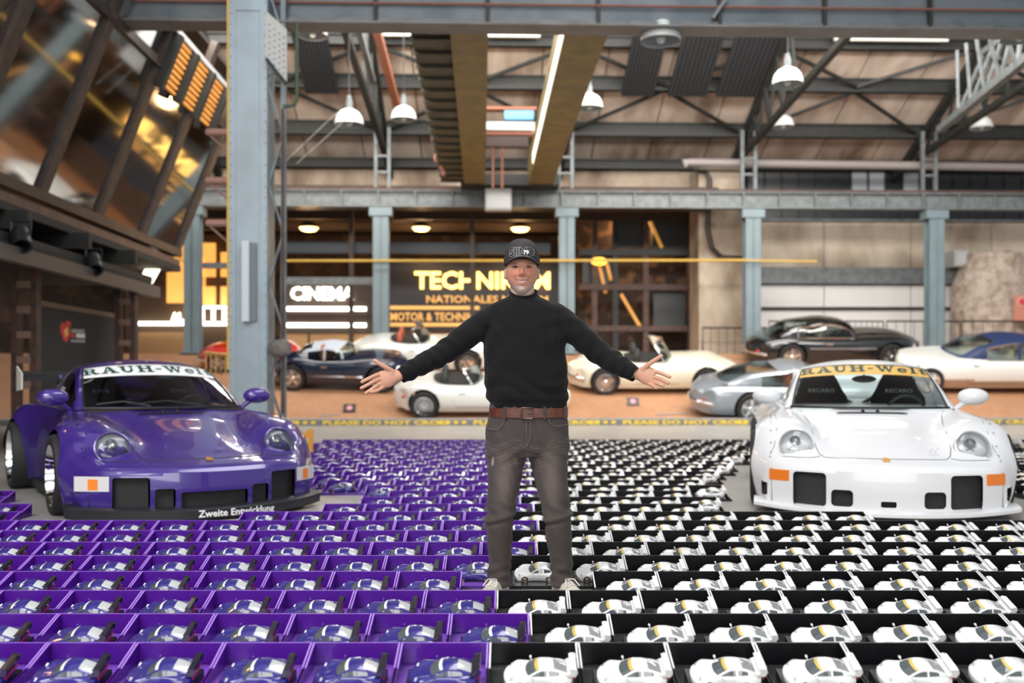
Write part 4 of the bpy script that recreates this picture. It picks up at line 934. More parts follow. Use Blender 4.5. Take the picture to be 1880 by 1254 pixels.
m = MB(); m.bx(-11, -10.9, 6, 21.7, EZ+2.4, EZ+8); m.build('inner_wall', [M('inner_wall_warm', (.16, .085, .035), .7, noise=(1.0, .7, (.05, .03, .018)), bump=(3, .4))], t)
m = MB(); m.bx(-11, -6.75, 21.6, 21.75, EZ+2.3, EZ+5); m.build('end_wall', [M('inner_wall_warm')], t)
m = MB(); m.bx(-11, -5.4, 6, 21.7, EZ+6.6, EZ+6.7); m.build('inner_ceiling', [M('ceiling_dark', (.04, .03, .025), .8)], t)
wl = M('warm_glow', (1, .55, .15), .5, emit=14, ecol=(1, .50, .12))
rng = random.Random(11)
for k in range(15):
    D = 9+rng.random()*12; m = MB(); v, f = ell((-8.5-rng.random()*2, D, EZ+2.9+rng.random()*2.2), (.07, .07, .05), 8, 6); m.add(v, f); m.build('warm_lamp', [wl], t)
for D in (11, 15, 19):
    l = bpy.data.lights.new('restaurant_lamp', 'POINT'); l.energy = 190; l.color = (1, .55, .22); l.shadow_soft_size = .3
    o = bpy.data.objects.new('restaurant_lamp', l); COL.objects.link(o); o.parent = t; o.location = (-8.8, D, EZ+4.9)
# beams seen through the glass
for D0 in (12, 16): m = MB(); m.beam((-10.5, D0, EZ+2.6), (-6.8, D0+3.5, EZ+6), .14, .14); m.build('inner_brace', [M('brace_ochre', (.20, .12, .05), .6)], t)
t2 = HT('white_lounge', 'white curved lounge shell behind the slanted glass at far left', 'seat')
P = []
for i in range(10):
    D = 11+i*.55; hgt = .75*math.sin(PI*min(1, .25+i/12))**.7; P.append([(-7.9+.9*math.cos(a), D, EZ+2.42+hgt*math.sin(a)) for a in lin(0, PI, 11)])
m = MB(); m.grid(P); H(m, 'shell', [M('lounge_white', (.72, .70, .66), .5)], 60, parent=t2)
m = MB(); m.bx(-8.6, -7.2, 11.2, 15.8, EZ+2.42, EZ+2.55); H(m, 'base', [M('deck_dark')], parent=t2)
# louvre band along the top of the facade
t = HT('louvre_band', 'band of glowing orange wooden louvres at the top of the glass facade', 'louvres')
O_ = np.array((.07, 0, .0))
for k in range(9): f = .91+k*.034; m = MB(); m.beam(fac(17.35, f)+O_, fac(20.9, f)+O_, .05, .045); H(m, 'slat', [M('slat_orange', (.62, .27, .06), .5, emit=.30, ecol=(1, .42, .08))], parent=t)  # glow in the slat material stands for orange light on the wood
m = MB(); m.grid([[fac(D, f) for f in (.9, 1.2)] for D in (17.3, 20.95)]); H(m, 'backing', [M('louvre_dark', (.06, .035, .02), .7)], parent=t)
m = MB(); m.beam(fac(16.6, 1.215)+O_, fac(21.0, 1.215)+O_, .10, .10); H(m, 'edge_strip', [M('edge_pale', (.42, .43, .44), .5)], parent=t)
for D in (17.3, 18.3, 19.4, 20.5): m = MB(); m.beam(fac(D, .86)+O_*2, fac(D, 1.19)+O_*2, .16, .16, 0, up=(0, 1, 0)); H(m, 'cross_beam', [steel_d], parent=t)
m = MB(); m.bx(-11.6, -11.4, -4, 23, 0, 12); H(m, 'wall_left', [M('left_brick', (.10, .065, .045), .8, noise=(1.5, .4, (.05, .035, .028)), bump=(5, .3))], kind='structure')
# posts, screen, stage lamps under the building
for k, (px, lb) in enumerate(((48, 'rust-brown steel post at the far left under the glass building'), (232, 'rust-brown steel post right of the black banner wall'))):
    X = -6.55 if k == 0 else -6.25; p = hx(px, 700, X); t = HT('rust_post', lb, 'post', 'rust-brown posts')
    for s_ in (-.13, .13): m = MB(); m.bx(X+s_-.05, X+s_+.05, p[1]-.08, p[1]+.08, 0, EZ+1.62); H(m, 'leg', [rust], parent=t)
    for q in range(7): m = MB(); m.bx(X-.1, X+.1, p[1]-.09, p[1]-.07, .2+q*.36, .3+q*.36); H(m, 'batten', [M('batten_pale', (.22, .13, .10), .6)], parent=t)
t = HT('banner_wall', 'black banner wall with a red and white logo under the glass building', 'banner'); X = -6.7
a, b = hx(64, 560, X), hx(217, 580, X)
m = MB(); m.bx(X-.06, X, a[1], b[1], .1, a[2]); H(m, 'board', [M('banner_black', (.016, .018, .021), .7)], parent=t)
m = MB(); m.bx(X-.08, X+.02, a[1], b[1], a[2], a[2]+.08); H(m, 'top_bar', [M('bar_brown', (.16, .09, .05), .5)], parent=t)
def onb(px, py): p = hx(px, py, X+.004); return p
fl = [(112, 612), (110, 600), (114, 590), (118, 596), (122, 588), (131, 592), (128, 604), (130, 614), (122, 629), (116, 624)]
m = MB(); m.add([onb(*p) for p in fl], [tuple(range(len(fl)))[::-1]]); H(m, 'logo_flame', [M('logo_red', (.62, .03, .03), .5)], parent=t)
m = MB(); m.add([(X+.006,)+tuple(onb(*p)[1:]) for p in ((117, 606), (124, 600), (125, 614), (120, 620))], [(3, 2, 1, 0)]); H(m, 'logo_core', [M('logo_gold', (.85, .45, .12), .5)], parent=t)
for y0, y1, x0_, x1_, mt in ((604, 611, 131, 155, 'logo_grey'), (613, 619, 131, 138, 'logo_red'), (612, 620, 140, 156, 'logo_white'), (623, 628, 130, 156, 'logo_grey')):
    cs = dict(logo_grey=(.30, .30, .31), logo_white=(.7, .7, .7), logo_red=(.62, .03, .03)); m = MB(); m.add([onb(*p) for p in ((x0_, y0), (x1_, y0+1), (x1_, y1+1), (x0_, y1))], [(0, 1, 2, 3)]); H(m, 'logo_bar', [M(mt, cs[mt], .5)], parent=t)
for px, py, lb in ((38, 438, 'black stage lamp clamped under the glass building, nearer one'), (172, 484, 'black stage lamp clamped under the glass building, farther one')):
    p = np.array(hx(px, py, -6.0)); t = HT('stage_lamp', lb, 'lamp', 'stage lamps'); m = MB(); m.lathe([(.001, -.16), (.11, -.15), (.13, .0), (.13, .16), (.10, .16)], 14, p, (.3, -.5, -.6)); H(m, 'housing', [blk], 40, parent=t)
    m = MB(); m.tube([p+np.array((-.12, 0, 0)), p+np.array((-.12, 0, .22)), p+np.array((.12, 0, .22)), p+np.array((.12, 0, 0))], .018, 5); H(m, 'yoke', [blk], parent=t)
# ================================================================ lit interiors behind the columns
m = MB(); m.bx(-20, xr0, 40, 40.3, 1.9, 8.5); H(m, 'wall_rear', [M('rear_brick', (.12, .07, .04), .8, noise=(1.2, .7, (.05, .03, .02)), bump=(5, .3))], kind='structure')
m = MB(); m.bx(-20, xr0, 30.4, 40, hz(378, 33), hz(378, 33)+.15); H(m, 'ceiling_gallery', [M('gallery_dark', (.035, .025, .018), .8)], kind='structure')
for k, D in enumerate((31.5, 33.5, 36)):
    m = MB(); m.ibeam((-20, D, hz(392, 33)), (xr0, D, hz(392, 33)), .2, .3, .03); H(m, 'gallery_beam', [M('gallery_brown', (.07, .045, .03), .6)], label='brown gallery beam under the balcony, %s from the front' % words[k], cat='beam', group='gallery beams')
def lamp(px, py, D, wpx, lb, power=90, name='gallery_lamp'):
    p = hp(px, py, D); r = wpx/2*D/F; t = HT(name, lb, 'lamp', 'warm gallery lamps')
    m = MB(); m.lathe([(r, 0), (r*.98, .06), (r*.6, .16), (.05, .2)], 20, p); H(m, 'shade', [M('lamp_shade_dark', (.06, .04, .03), .5)], 50, parent=t)
    m = MB(); m.lathe([(r*.96, -.005), (r*.7, -.10), (.001, -.14)], 20, p); H(m, 'diffuser', [M('lamp_warm', (1, .6, .25), .5, emit=4.5, ecol=(1, .66, .26))], 60, parent=t)
    m = MB(); m.tube([(p[0], p[1], p[2]+.2), (p[0], p[1], hz(380, 33)+.2)], .02, 5); H(m, 'rod', [steel_d], parent=t)
    l = bpy.data.lights.new('gallery_light', 'POINT'); l.energy = power; l.color = (1, .60, .28); l.shadow_soft_size = .25
    o = bpy.data.objects.new('gallery_light', l); COL.objects.link(o); o.parent = t; o.location = (p[0], p[1], p[2]-.4)
lamp(567, 418, 34, 36, 'warm gallery lamp above the cinema sign'); lamp(773, 418, 35, 34, 'warm gallery lamp above the large gold sign'); lamp(955, 419, 35, 36, 'warm gallery lamp straight above the man')
lamp(590, 381, 36, 13, 'small warm lamp high beside the cinema gallery', 20); lamp(735, 400, 37, 9, 'tiny warm lamp left of the large gold sign', 15); lamp(1155, 400, 35, 12, 'small warm lamp in the machinery bay', 90)
# cinema sign
def sign_text(par, s, px0, px1, py0, py1, D, mat, bold=.0, nm='lettering'):
    V, Fs = text_mesh(s, 1, .02, bold, 'LEFT'); V = V.copy(); mn, mx_ = V.min(0), V.max(0)
    a, b = hp(px0, py1, D), hp(px1, py0, D)
    V[:, 0] = a[0]+(V[:, 0]-mn[0])/(mx_[0]-mn[0])*(b[0]-a[0]); V[:, 1] = a[2]+(V[:, 1]-mn[1])/(mx_[1]-mn[1])*(b[2]-a[2])
    m = MB(); m.add([(x, D-z*2, y) for x, y, z in V], Fs); return H(m, nm, [mat], parent=par)
def hbox(m, px0, px1, py0, py1, D, th): a, b = hp(px0, py1, D), hp(px1, py0, D); m.bx(a[0], b[0], D, D+th, a[2], b[2]); return m
neon = M('neon_white', (1, 1, .95), .5, emit=4, ecol=(1, 1, .88)); t = HT('cinema_front', 'cinema frontage with white neon word and light bars left of the man', 'cinema front'); D = 33.5
H(hbox(MB(), 515, 695, 520, 612, D+.1, .2), 'fascia_board', [M('cinema_board', (.06, .04, .03), .6)], parent=t)
H(hbox(MB(), 515, 690, 612, 668, D+.15, .2), 'lower_wall', [M('cinema_wall', (.55, .33, .15), .7)], parent=t)
for x in (520, 567, 690): H(hbox(MB(), x-1.5, x+1.5, 612, 668, D+.1, .05), 'post', [steel_d], parent=t)
sign_text(t, 'CINEMA', 534, 650, 527, 551, D, neon, .014)
for y in (567, 597):
    for a, b in ((520, 643), (649, 672)): H(hbox(MB(), a, b, y-3.5, y+3.5, D, .06), 'light_bar', [neon], parent=t)
for q in range(5): H(hbox(MB(), 520, 643, 574+q*4, 576+q*4, D+.05, .05), 'slat', [M('cinema_slat', (.20, .13, .11), .6)], parent=t)
# gold sign
gold = M('gold_letters', (1, .55, .12), .5, emit=3.2, ecol=(1, .62, .16)); gold2 = M('gold_dim', (.6, .32, .09), .5, emit=.7, ecol=(1, .55, .16)); t = HT('museum_sign', 'dark blue sign board with large glowing gold lettering behind the man', 'sign'); D = 36.5
H(hbox(MB(), 715, 1030, 478, 606, D+.1, .2), 'board', [M('sign_navy', (.022, .028, .05), .5)], parent=t)
sign_text(t, 'TECHNIKUM', 761, 1010, 499, 531, D, gold, .025); sign_text(t, 'NATIONALES MUSEUM', 783, 1006, 543, 556, D, gold2, .012)
for y in (565, 596): H(hbox(MB(), 716, 880, y-3, y+3, D, .08), 'gold_bar', [gold2], parent=t)
sign_text(t, 'MOTOR & TECHNIK', 717, 870, 574, 589, D, gold2, .015)
H(hbox(MB(), 690, 1060, 606, 668, D+.1, .3), 'lower_wall', [M('sign_lower', (.10, .055, .03), .7)], parent=t)
# left frontage with arch
t = HT('arched_frontage', 'warm lit frontage with an arched window between glass building and front column', 'shop front'); D = 38
H(hbox(MB(), 230, 430, 430, 700, D+.2, .2), 'wall', [M('arch_wall', (.10, .055, .03), .7)], parent=t)
wm = M('window_warm', (1, .58, .18), .5, emit=.85, ecol=(1, .46, .09))
a, b = hp(306, 556, D), hp(376, 450, D); cx = (a[0]+b[0])/2; rr = (b[0]-a[0])/2; zc_ = b[2]-rr
poly = [(a[0], a[2]), (b[0], a[2])]+[(cx+rr*math.cos(q), zc_+rr*math.sin(q)) for q in lin(0, PI, 13)]
m = MB(); m.slab(poly, lambda p, q, h: (p, D+h, q), .1); arch = H(m, 'arched_window', [wm], parent=t)
for q in (45, 90, 135): m = MB(); m.beam((cx, D-.02, zc_), (cx+rr*math.cos(math.radians(q)), D-.02, zc_+rr*math.sin(math.radians(q))), .03, .03); m.build('glazing_bar', [steel_d], arch)
for x0, x1, y0, y1 in ((371, 395, 446, 508), (405, 425, 463, 508), (371, 395, 526, 560), (405, 425, 526, 560)): H(hbox(MB(), x0, x1, y0, y1, D, .1), 'window', [wm], parent=t)
sign_text(t, 'AU', 314, 340, 574, 590, D-.1, M('neon_soft', (1, .9, .6), .5, emit=4, ecol=(1, .93, .7)), .012)
sign_text(t, 'ITE', 369, 428, 562, 588, D-.5, neon, .012)
H(hbox(MB(), 246, 426, 591, 597, D-.1, .1), 'light_bar', [neon], parent=t)
H(hbox(MB(), 245, 345, 610, 700, D+.1, .1), 'lower_wall', [M('cinema_wall')], parent=t)
m = MB(); a = hp(280, 495, 21.2); m.box((a[0], 21.2, a[2]), (.26, .05, .55), 0, Matrix.Rotation(.5, 3, 'Y')); H(m, 'lit_window', [M('neon_soft')], label='small bright slanted window at the end of the glass building', cat='window')
# mezzanine beams and rails
for y, h_, x0, x1, lb in ((515, 6, 515, 712, 'grey balcony beam left of the second column'), (487, 5, 345, 420, 'grey balcony beam left of the front column'), (455, 9, 515, 1010, 'dark blue balcony beam high behind the man')):
    m = MB(); hbox(m, x0, x1, y-h_, y+h_, 30.6 if y > 460 else 33, .2); H(m, 'balcony_beam', [steel_g if y > 460 else M('beam_navy', (.03, .04, .055), .5)], label=lb, cat='beam')
# machinery bay
t = HT('machinery_bay', 'rusty machinery frame with dark panels and orange light right of the man', 'machinery'); D = 33.5
H(hbox(MB(), 1060, 1290, 385, 660, 35.5, .2), 'rear_panel', [M('bay_brick', (.16, .085, .045), .8, noise=(2.5, .8, (.04, .025, .018)), bump=(6, .4))], parent=t)
for x in (1092, 1130, 1186, 1268): H(hbox(MB(), x-5, x+5, 385, 660, D, .2), 'post', [rust if x != 1130 else steel_d], parent=t)
for y in (392, 463, 527, 603): H(hbox(MB(), 1065, 1285, y-5, y+5, D-.05, .2), 'cross_beam', [rust if y != 463 else steel_d], parent=t)
for x0, x1, y0, y1 in ((1197, 1260, 398, 458), (1135, 1180, 398, 455), (1200, 1258, 535, 598), (1070, 1125, 470, 520)): H(hbox(MB(), x0, x1, y0, y1, D+.3, .1), 'dark_panel', [M('bay_panel', (.025, .028, .03), .5)], parent=t)
for x0, y0, x1, y1 in ((1100, 488, 1112, 538), (1114, 485, 1122, 515), (1190, 400, 1215, 455), (1140, 540, 1175, 600)): m = MB(); m.beam(hp(x0, y0, D+.2), hp(x1, y1, D+.2), .10, .10); H(m, 'diagonal', [M('bay_orange', (.55, .25, .05), .6, emit=.35, ecol=(1, .45, .08))], parent=t)  # glow in the bar colour stands for lamp light on the posts
m = MB(); v, f = ell(hp(1100, 480, D-.2), (.28, .1, .14), 10, 8); m.add(v, f); H(m, 'orange_lamp', [M('bay_lamp', (1, .5, .05), .5, emit=2.2, ecol=(1, .5, .06))], 60, parent=t)
for k, px in enumerate((645, 867)):
    t = HT('gallery_post', 'dark brown gallery post, %s from the cinema front' % words[k], 'post', 'gallery posts'); m = MB(); p = hp(px, 600, 32.5); m.beam((p[0], 32.5, zt), (p[0], 32.5, hz(385, 33)), .14, .14); H(m, 'shaft', [M('post_brown', (.05, .032, .022), .6)], parent=t)
    m = MB(); m.bx(p[0]-.14, p[0]+.14, 32.36, 32.64, zt, zt+.05); H(m, 'foot', [steel_d], parent=t)
# railing behind the cars
wds = ('first', 'second', 'third', 'fourth', 'fifth', 'sixth', 'seventh')
for k, (x0, x1) in enumerate(((1290, 1408), (1412, 1535), (1540, 1622), (1628, 1762), (1766, 1920))):
    t = HT('fence_panel', 'thin dark barrier panel behind the classic cars, %s from the left' % wds[k], 'barrier', 'barrier panels'); D = 30.6; a, b = hp(x0, 650, D), hp(x1, 590 if k else 602, D)
    m = MB(); m.tube([(a[0], D, zt), (a[0], D, b[2]), (b[0], D, b[2]), (b[0], D, zt)], .03, 6); H(m, 'frame', [steel_d], parent=t)
    for q in range(7): X = a[0]+(b[0]-a[0])*(q+1)/8; m = MB(); m.tube([(X, D, zt), (X, D, b[2])], .01, 4); H(m, 'bar', [steel_d], parent=t)
m = MB(); m.tube([hp(1395, 566, WD-.1), hp(1860, 566, WD-.1)], .05, 6); H(m, 'wall_rail', [steel_d], label='dark horizontal rail across the white wall panels', cat='rail')
# ================================================================ classic cars on the brick ramp
ALPHA = math.atan(SLOPE)
def classic(label, px, py, keys, axles, wr, paint, cabin=None, roof=None, screen=None, zb=.17, rim=None, yaw=0, strip=None, seatc=(.03, .03, .03), sc=1, chrome_frame=False, grp='classic cars on the brick ramp', bumper=True, two_tone=None, wire=False):
    kx = [k[0] for k in keys]; KF = pch(kx, [k[1:] for k in keys]); L0, L1 = min(kx), max(kx); chrome = M('chrome'); black = blk; rub = M('tyre_rubber')
    eb = pch([L0, L0+.35, L0+.9, L1-.9, L1-.35, L1], [-.30, -.12, 0, 0, .14, .36])
    def sect(t, n):
        zc, zf, ym = KF(t); zm = zb+.55*(zf-zb)
        return crom([(0, zc), (ym*.36, zc-.15*(zc-zf)), (ym*.62, zf+.25*(zc-zf)), (ym*.82, zf), (ym*.955, zf-.09*(zf-zb)/.5), (ym, zm), (ym-.015, (zm+zb)/2), (ym-.09, zb)], n)
    def bend(t, Y): return t-eb(t)*min(1.2, abs(Y)/max(.2, KF(t)[2]))**2
    ts = sorted(list(np.linspace(L0+.25, L1-.25, 26))+list(L0+.25*(1-np.cos(np.linspace(0, PI/2, 6))[:-1])*1.0)+list(L1-.25*(1-np.cos(np.linspace(0, PI/2, 6))[:-1])))
    ts = [t for i, t in enumerate(ts) if i == 0 or t-ts[i-1] > 1e-4]
    me = loft_body(ts, sect, bend, 4, .03).mesh('body_shell', [paint, black]); cut = MB(); tw = KF(axles[0])[2]-.10
    for ax in axles:
        for sg in (1, -1): cut.lathe([(.001, 0), (wr+.05, 0), (wr+.05, .6), (.001, .6)], 32, (ax, sg*(tw-.16), wr+.02), (0, sg, 0))
    cm = cut.mesh('cut', [black]); bm = bmesh.new(); bm.from_mesh(cm); bmesh.ops.remove_doubles(bm, verts=bm.verts, dist=1e-4); bmesh.ops.recalc_face_normals(bm, faces=bm.faces); bm.to_mesh(cm); bm.free()
    me = boolean(me, cm); me.materials.clear(); mats = [paint, black]+([two_tone[1]] if two_tone else [])
    for q in mats: me.materials.append(q)
    smooth(me, 40)
    for p in me.polygons:
        c = p.center; p.material_index = 0
        if two_tone and c.z < two_tone[0]: p.material_index = 2
        for ax in axles:
            hy = math.hypot(c.x-ax, c.z-wr-.02)
            if hy < wr+.062 and ((p.normal.x*(c.x-ax)+p.normal.z*(c.z-wr-.02))/max(hy, .01) < -.7 or abs(abs(c.y)-(tw-.16)) < .01): p.material_index = 1
    c0 = on_ramp(px, py); w0 = np.array(((c0[0]), c0[1]+tw*sc*math.cos(ALPHA), c0[2]+tw*sc*math.sin(ALPHA)))
    T = thing('classic_car', label, 'car', (w0[0]*math.cos(PSI)-w0[1]*math.sin(PSI), w0[0]*math.sin(PSI)+w0[1]*math.cos(PSI), w0[2]), 0, grp)
    T.rotation_euler = (Matrix.Rotation(PSI, 3, 'Z') @ Matrix.Rotation(ALPHA, 3, 'X') @ Matrix.Rotation(yaw, 3, 'Z')).to_euler(); T.scale = (sc,)*3
    body = link('body_shell', me, T)
    def topz(x, y):
        S = sect(x, 6); return float(np.interp(abs(y), S[:31, 0], S[:31, 1]))
    def side(x, z, off=.004):
        S = sect(x, 6)[20:]; zz = S[:, 1][::-1]; return (x, -(float(np.interp(z, zz, S[:, 0][::-1]))+off), z)
    # wheels
    for ax in axles:
        for sg in (1, -1):
            a, b, d = wheel_mesh(wr, .20, wr*.66, 16 if wire else 5, 28, dish=.35, sw=.04 if wire else .12)
            wt = a.build('wheel', [rub], T, 40); wt.location = (ax, sg*(tw+.02), wr); wt.rotation_euler = (0, 0, 0 if sg > 0 else PI)
            b.build('rim', [rim or chrome], wt, 40); d.build('hub_disc', [M('hub_grey', (.30, .30, .30), .4, .5)], wt)
    gl = glass('classic_glass', (.75, .82, .80), 1.5)
    if cabin:
        xb, xh, xt, xe, zbl, zrf, yb, yr = cabin
        S = [0, .5, 1, 1.5, 2, 2.5, 3]
        cc = pch(S, [(xb, topz(xb, 0)-.01), ((xb+xh)/2+.03, (zbl+zrf)/2+.06), (xh, zrf-.04), ((xh+xt)/2, zrf), (xt, zrf-.05), ((xt+xe)/2, (zrf+zbl)/2+.06), (xe, topz(xe, 0)-.02)])
        ce = pch(S, [(xb-.26, yb, zbl), ((xb+xh)/2-.14, (yb+yr)/2, (zbl+zrf)/2), (xh-.08, yr, zrf-.11), ((xh+xt)/2, yr, zrf-.07), (xt+.10, yr, zrf-.12), ((xt+xe)/2+.14, (yb+yr)/2-.02, (zbl+zrf)/2+.02), (xe+.22, yb-.10, zbl)])
        cb = pch(S, [(xb-.26, yb+.03, zbl-.03), ((xb+xh)/2-.14, yb+.04, zbl-.03), (xh-.08, yb+.04, zbl-.03), ((xh+xt)/2, yb+.04, zbl-.03), (xt+.10, yb+.04, zbl-.03), ((xt+xe)/2+.14, yb+.02, zbl-.03), (xe+.22, yb-.06, zbl-.03)])
        def tp(s, v): c = cc(s); e = ce(s); a = abs(v)**2.4; return np.array((c[0]+(e[0]-c[0])*a, v*e[1], c[1]+(e[2]-c[1])*a))
        def sd(s, w, sg): e = ce(s); b = cb(s); p = e+(b-e)*w; return np.array((p[0], sg*(p[1]+.03*math.sin(PI*w)), p[2]))
        m = MB(); patch(m, tp, lin(.93, 2.1, 10), lin(-1, 1, 13))
        wend = 2.42
        for sg in (1, -1):
            patch(m, lambda s, v: tp(s, v*sg), lin(0, .93, 6), lin(.93, 1, 2)); patch(m, lambda s, v: tp(s, v*sg), lin(2.1, 3, 6), lin(.80, 1, 2))
            patch(m, lambda s, w: sd(s, w, sg), lin(0, 3, 20), lin(0, .12, 2)); patch(m, lambda s, w: sd(s, w, sg), lin(wend, 3, 5), lin(.12, 1, 3)); patch(m, lambda s, w: sd(s, w, sg), lin(1.5, 1.58, 2), lin(.12, 1, 3))
        patch(m, tp, lin(2.92, 3, 2), lin(-.8, .8, 7))
        m.build('roof', [roof or paint], T, 45)
        m = MB(); patch(m, tp, lin(0, .93, 7), lin(-.93, .93, 11)); m.build('windscreen', [gl], T, 60)
        m = MB(); patch(m, tp, lin(2.1, 2.92, 6), lin(-.8, .8, 9)); m.build('rear_window', [gl], T, 60)
        for sg in (1, -1):
            m = MB(); patch(m, lambda s, w: sd(s, w, sg), lin(.06, 1.5, 8), lin(.12, 1, 3)); sw_ = m.build('side_window', [gl], T, 60)
            m = MB(); patch(m, lambda s, w: sd(s, w, sg), lin(1.58, wend, 6), lin(.12, 1, 3)); m.build('quarter_window', [gl], T, 60)
            if chrome_frame: m = MB(); m.tube([sd(s, .10, sg)+np.array((0, sg*.01, 0)) for s in lin(.05, 2.45, 20)], .018, 5); m.tube([sd(s, .98, sg)+np.array((0, sg*.02, 0)) for s in lin(.05, 2.45, 12)], .014, 5); m.tube([sd(2.45, w, sg)+np.array((0, sg*.012, 0)) for w in (.1, .5, 1)], .016, 5); m.build('window_trim', [chrome], T, 60)
        for q in (-.36, .36):
            m = MB(); v, f = ell(((xh+xt)/2-.1, q, zbl+.02), (.10, .22, .32), 12, 8); m.add(v, f); m.bx((xh+xt)/2-.05, (xh+xt)/2+.5, q-.22, q+.22, zbl-.45, zbl-.3); m.build('seat', [M('seat_%d' % hash(seatc), seatc, .6)], T, 50)
    if screen:
        xs, hs, ck0, ck1 = screen
        ym = KF(xs)[2]; z0 = topz(xs, 0)
        m = MB(); n = 14; P0 = [(ck0+(ck1-ck0)*.5*(1+math.cos(a)), .76*ym*math.copysign(abs(math.sin(a))**.6, math.sin(a))) for a in lin(0, 2*PI, n*2+1)[:-1]]
        m.add([(x, y, topz(x, y)+.012) for x, y in P0]+[(x*.92+.08*(ck0+ck1)/2, y*.92, topz(x, y)+.03) for x, y in P0]+[((ck0+ck1)/2, 0, z0-.02)], [(i, (i+1) % (2*n), 2*n+(i+1) % (2*n), 2*n+i) for i in range(2*n)]+[(2*n+i, 2*n+(i+1) % (2*n), 4*n) for i in range(2*n)])
        m.build('cockpit', [M('cockpit_lining', (.02, .018, .018), .7)], T, 50)
        fr = [(xs+.05-.28*abs(v)**2, v*ym*.80, topz(xs, v*.8*ym)+.0) for v in lin(-1, 1, 11)]; tpp = [(x-.22*hs/.35, y*.86, z0+hs-.05*abs(y/ym)) for x, y, z in fr]
        m = MB(); m.grid([fr, tpp]); m.build('windscreen', [gl], T, 60)
        m = MB(); m.tube([fr[0]]+tpp+[fr[-1]], .022, 6); m.build('windscreen_frame', [chrome], T, 60)
        for q in (-.34, .34):
            m = MB(); v, f = ell((ck0+.28, q, z0+.04), (.09, .21, .22), 12, 8); m.add(v, f); m.build('seat', [M('seat_%d' % hash(seatc), seatc, .6)], T, 60)
        m = MB(); m.tube([(xs-.34, .34+.17*math.cos(a), z0+.02+.17*math.sin(a)) for a in lin(0, 2*PI, 15)], .014, 5, cap=False); m.build('steering_wheel', [black], T)
    # trim
    xm = (axles[0]+axles[1])/2
    zf_ = KF(xm)[1]
    m = MB(); xs_ = [.75, .75, .75, -.55, -.62, -.55]; dx = .42*(axles[0]-axles[1])/2.4
    dl = [(xm+dx+.15, zf_-.02), (xm+dx+.12, .30), (xm-dx-.05, .30), (xm-dx-.12, .45), (xm-dx-.05, zf_-.02)]
    m.tube([side(x, z, .001) for x, z in dl], .006, 4); m.build('door_line', [M('panel_gap_dark', (.03, .03, .03), .6)], body)
    m = MB(); a = side(xm-dx+.02, zf_-.13, .02); m.beam(a, (a[0]+.16, a[1], a[2]), .02, .025); m.build('door_handle', [chrome], T)
    if bumper:
        for e, s_ in ((L1, 1), (L0, -1)):
            ym = KF(e-s_*.2)[2]; m = MB(); m.tube([(e+s_*.05-s_*.42*(abs(v)**2), v*ym*1.02, .40) for v in lin(-1, 1, 15)], .045, 8); m.build('bumper', [chrome], T, 60)
    for sg in (1, -1):
        xh_ = L1-.28; y = KF(xh_)[2]*.70; m = MB(); m.lathe([(.10, -.1), (.105, .02), (.08, .06), (.001, .08)], 16, (bend(L1-.04, y)-.05, sg*y, .36+.52*(KF(xh_)[1]-.36)+.02), (1, .1*sg, .1)); m.build('headlight', [M('reflector')], T, 50)
        xt_ = L0+.06; y = KF(xt_)[2]*.72; m = MB(); v, f = ell((bend(L0, y)+.02, sg*y, .5*(KF(L0)[1]+zb)+.08), (.05, .07, .04), 10, 8); m.add(v, f); m.build('tail_light', [mrd], T, 60)
    if strip is not None:
        for sg in (1, ):
            m = MB(); m.tube([side(x, strip, .006) for x in lin(axles[1]+wr+.1, axles[0]-wr-.1, 12)], .014, 5); m.build('side_strip', [chrome], T, 60)
    return T
creamp = M('paint_cream', (.72, .68, .54), .3, 0, 1); whitecl = M('paint_offwhite', (.74, .73, .69), .3, 0, 1); silv = M('paint_silver', (.30, .33, .37), .28, .4, 1); blackp = M('paint_black', (.008, .009, .010), .22, 0, 1); navy = M('paint_navy', (.008, .013, .035), .25, 0, 1); redp = M('paint_red', (.60, .02, .015), .3, 0, 1)
# low white roadster behind the man
classic('low white roadster with black interior standing behind the man', 872, 768, [(-1.95, .60, .56, .42), (-1.75, .72, .69, .66), (-1.2, .84, .82, .80), (-.6, .80, .78, .82), (0, .82, .77, .82), (.8, .83, .76, .82), (1.4, .77, .74, .80), (1.9, .64, .61, .68), (2.3, .48, .46, .34)], (1.27, -1.20), .33, whitecl, screen=(.18, .36, -1.0, .12), wire=True, bumper=False)
classic('cream roadster with chrome windscreen frame right of the man', 1203, 724, [(-2.2, .62, .58, .55), (-1.95, .72, .70, .72), (-1.3, .84, .82, .82), (-.5, .80, .80, .83), (.2, .88, .80, .83), (.9, .90, .82, .82), (1.5, .86, .83, .80), (2.0, .76, .74, .70), (2.35, .58, .55, .45)], (1.3, -1.32), .34, creamp, screen=(.45, .44, -.75, .38), wire=True, strip=None)
classic('silver-grey fastback coupe with red interior beside the white sports car', 1474, 776, [(-2.42, .66, .62, .62), (-2.2, .78, .76, .72), (-1.5, .84, .82, .80), (-.6, .84, .82, .83), (.4, .86, .83, .83), (1.1, .86, .83, .82), (1.7, .80, .77, .76), (2.2, .62, .6, .5)], (1.28, -1.22), .34, silv, cabin=(.70, .10, -.55, -1.95, .85, 1.26, .66, .54), sc=1.04, seatc=(.45, .13, .05))
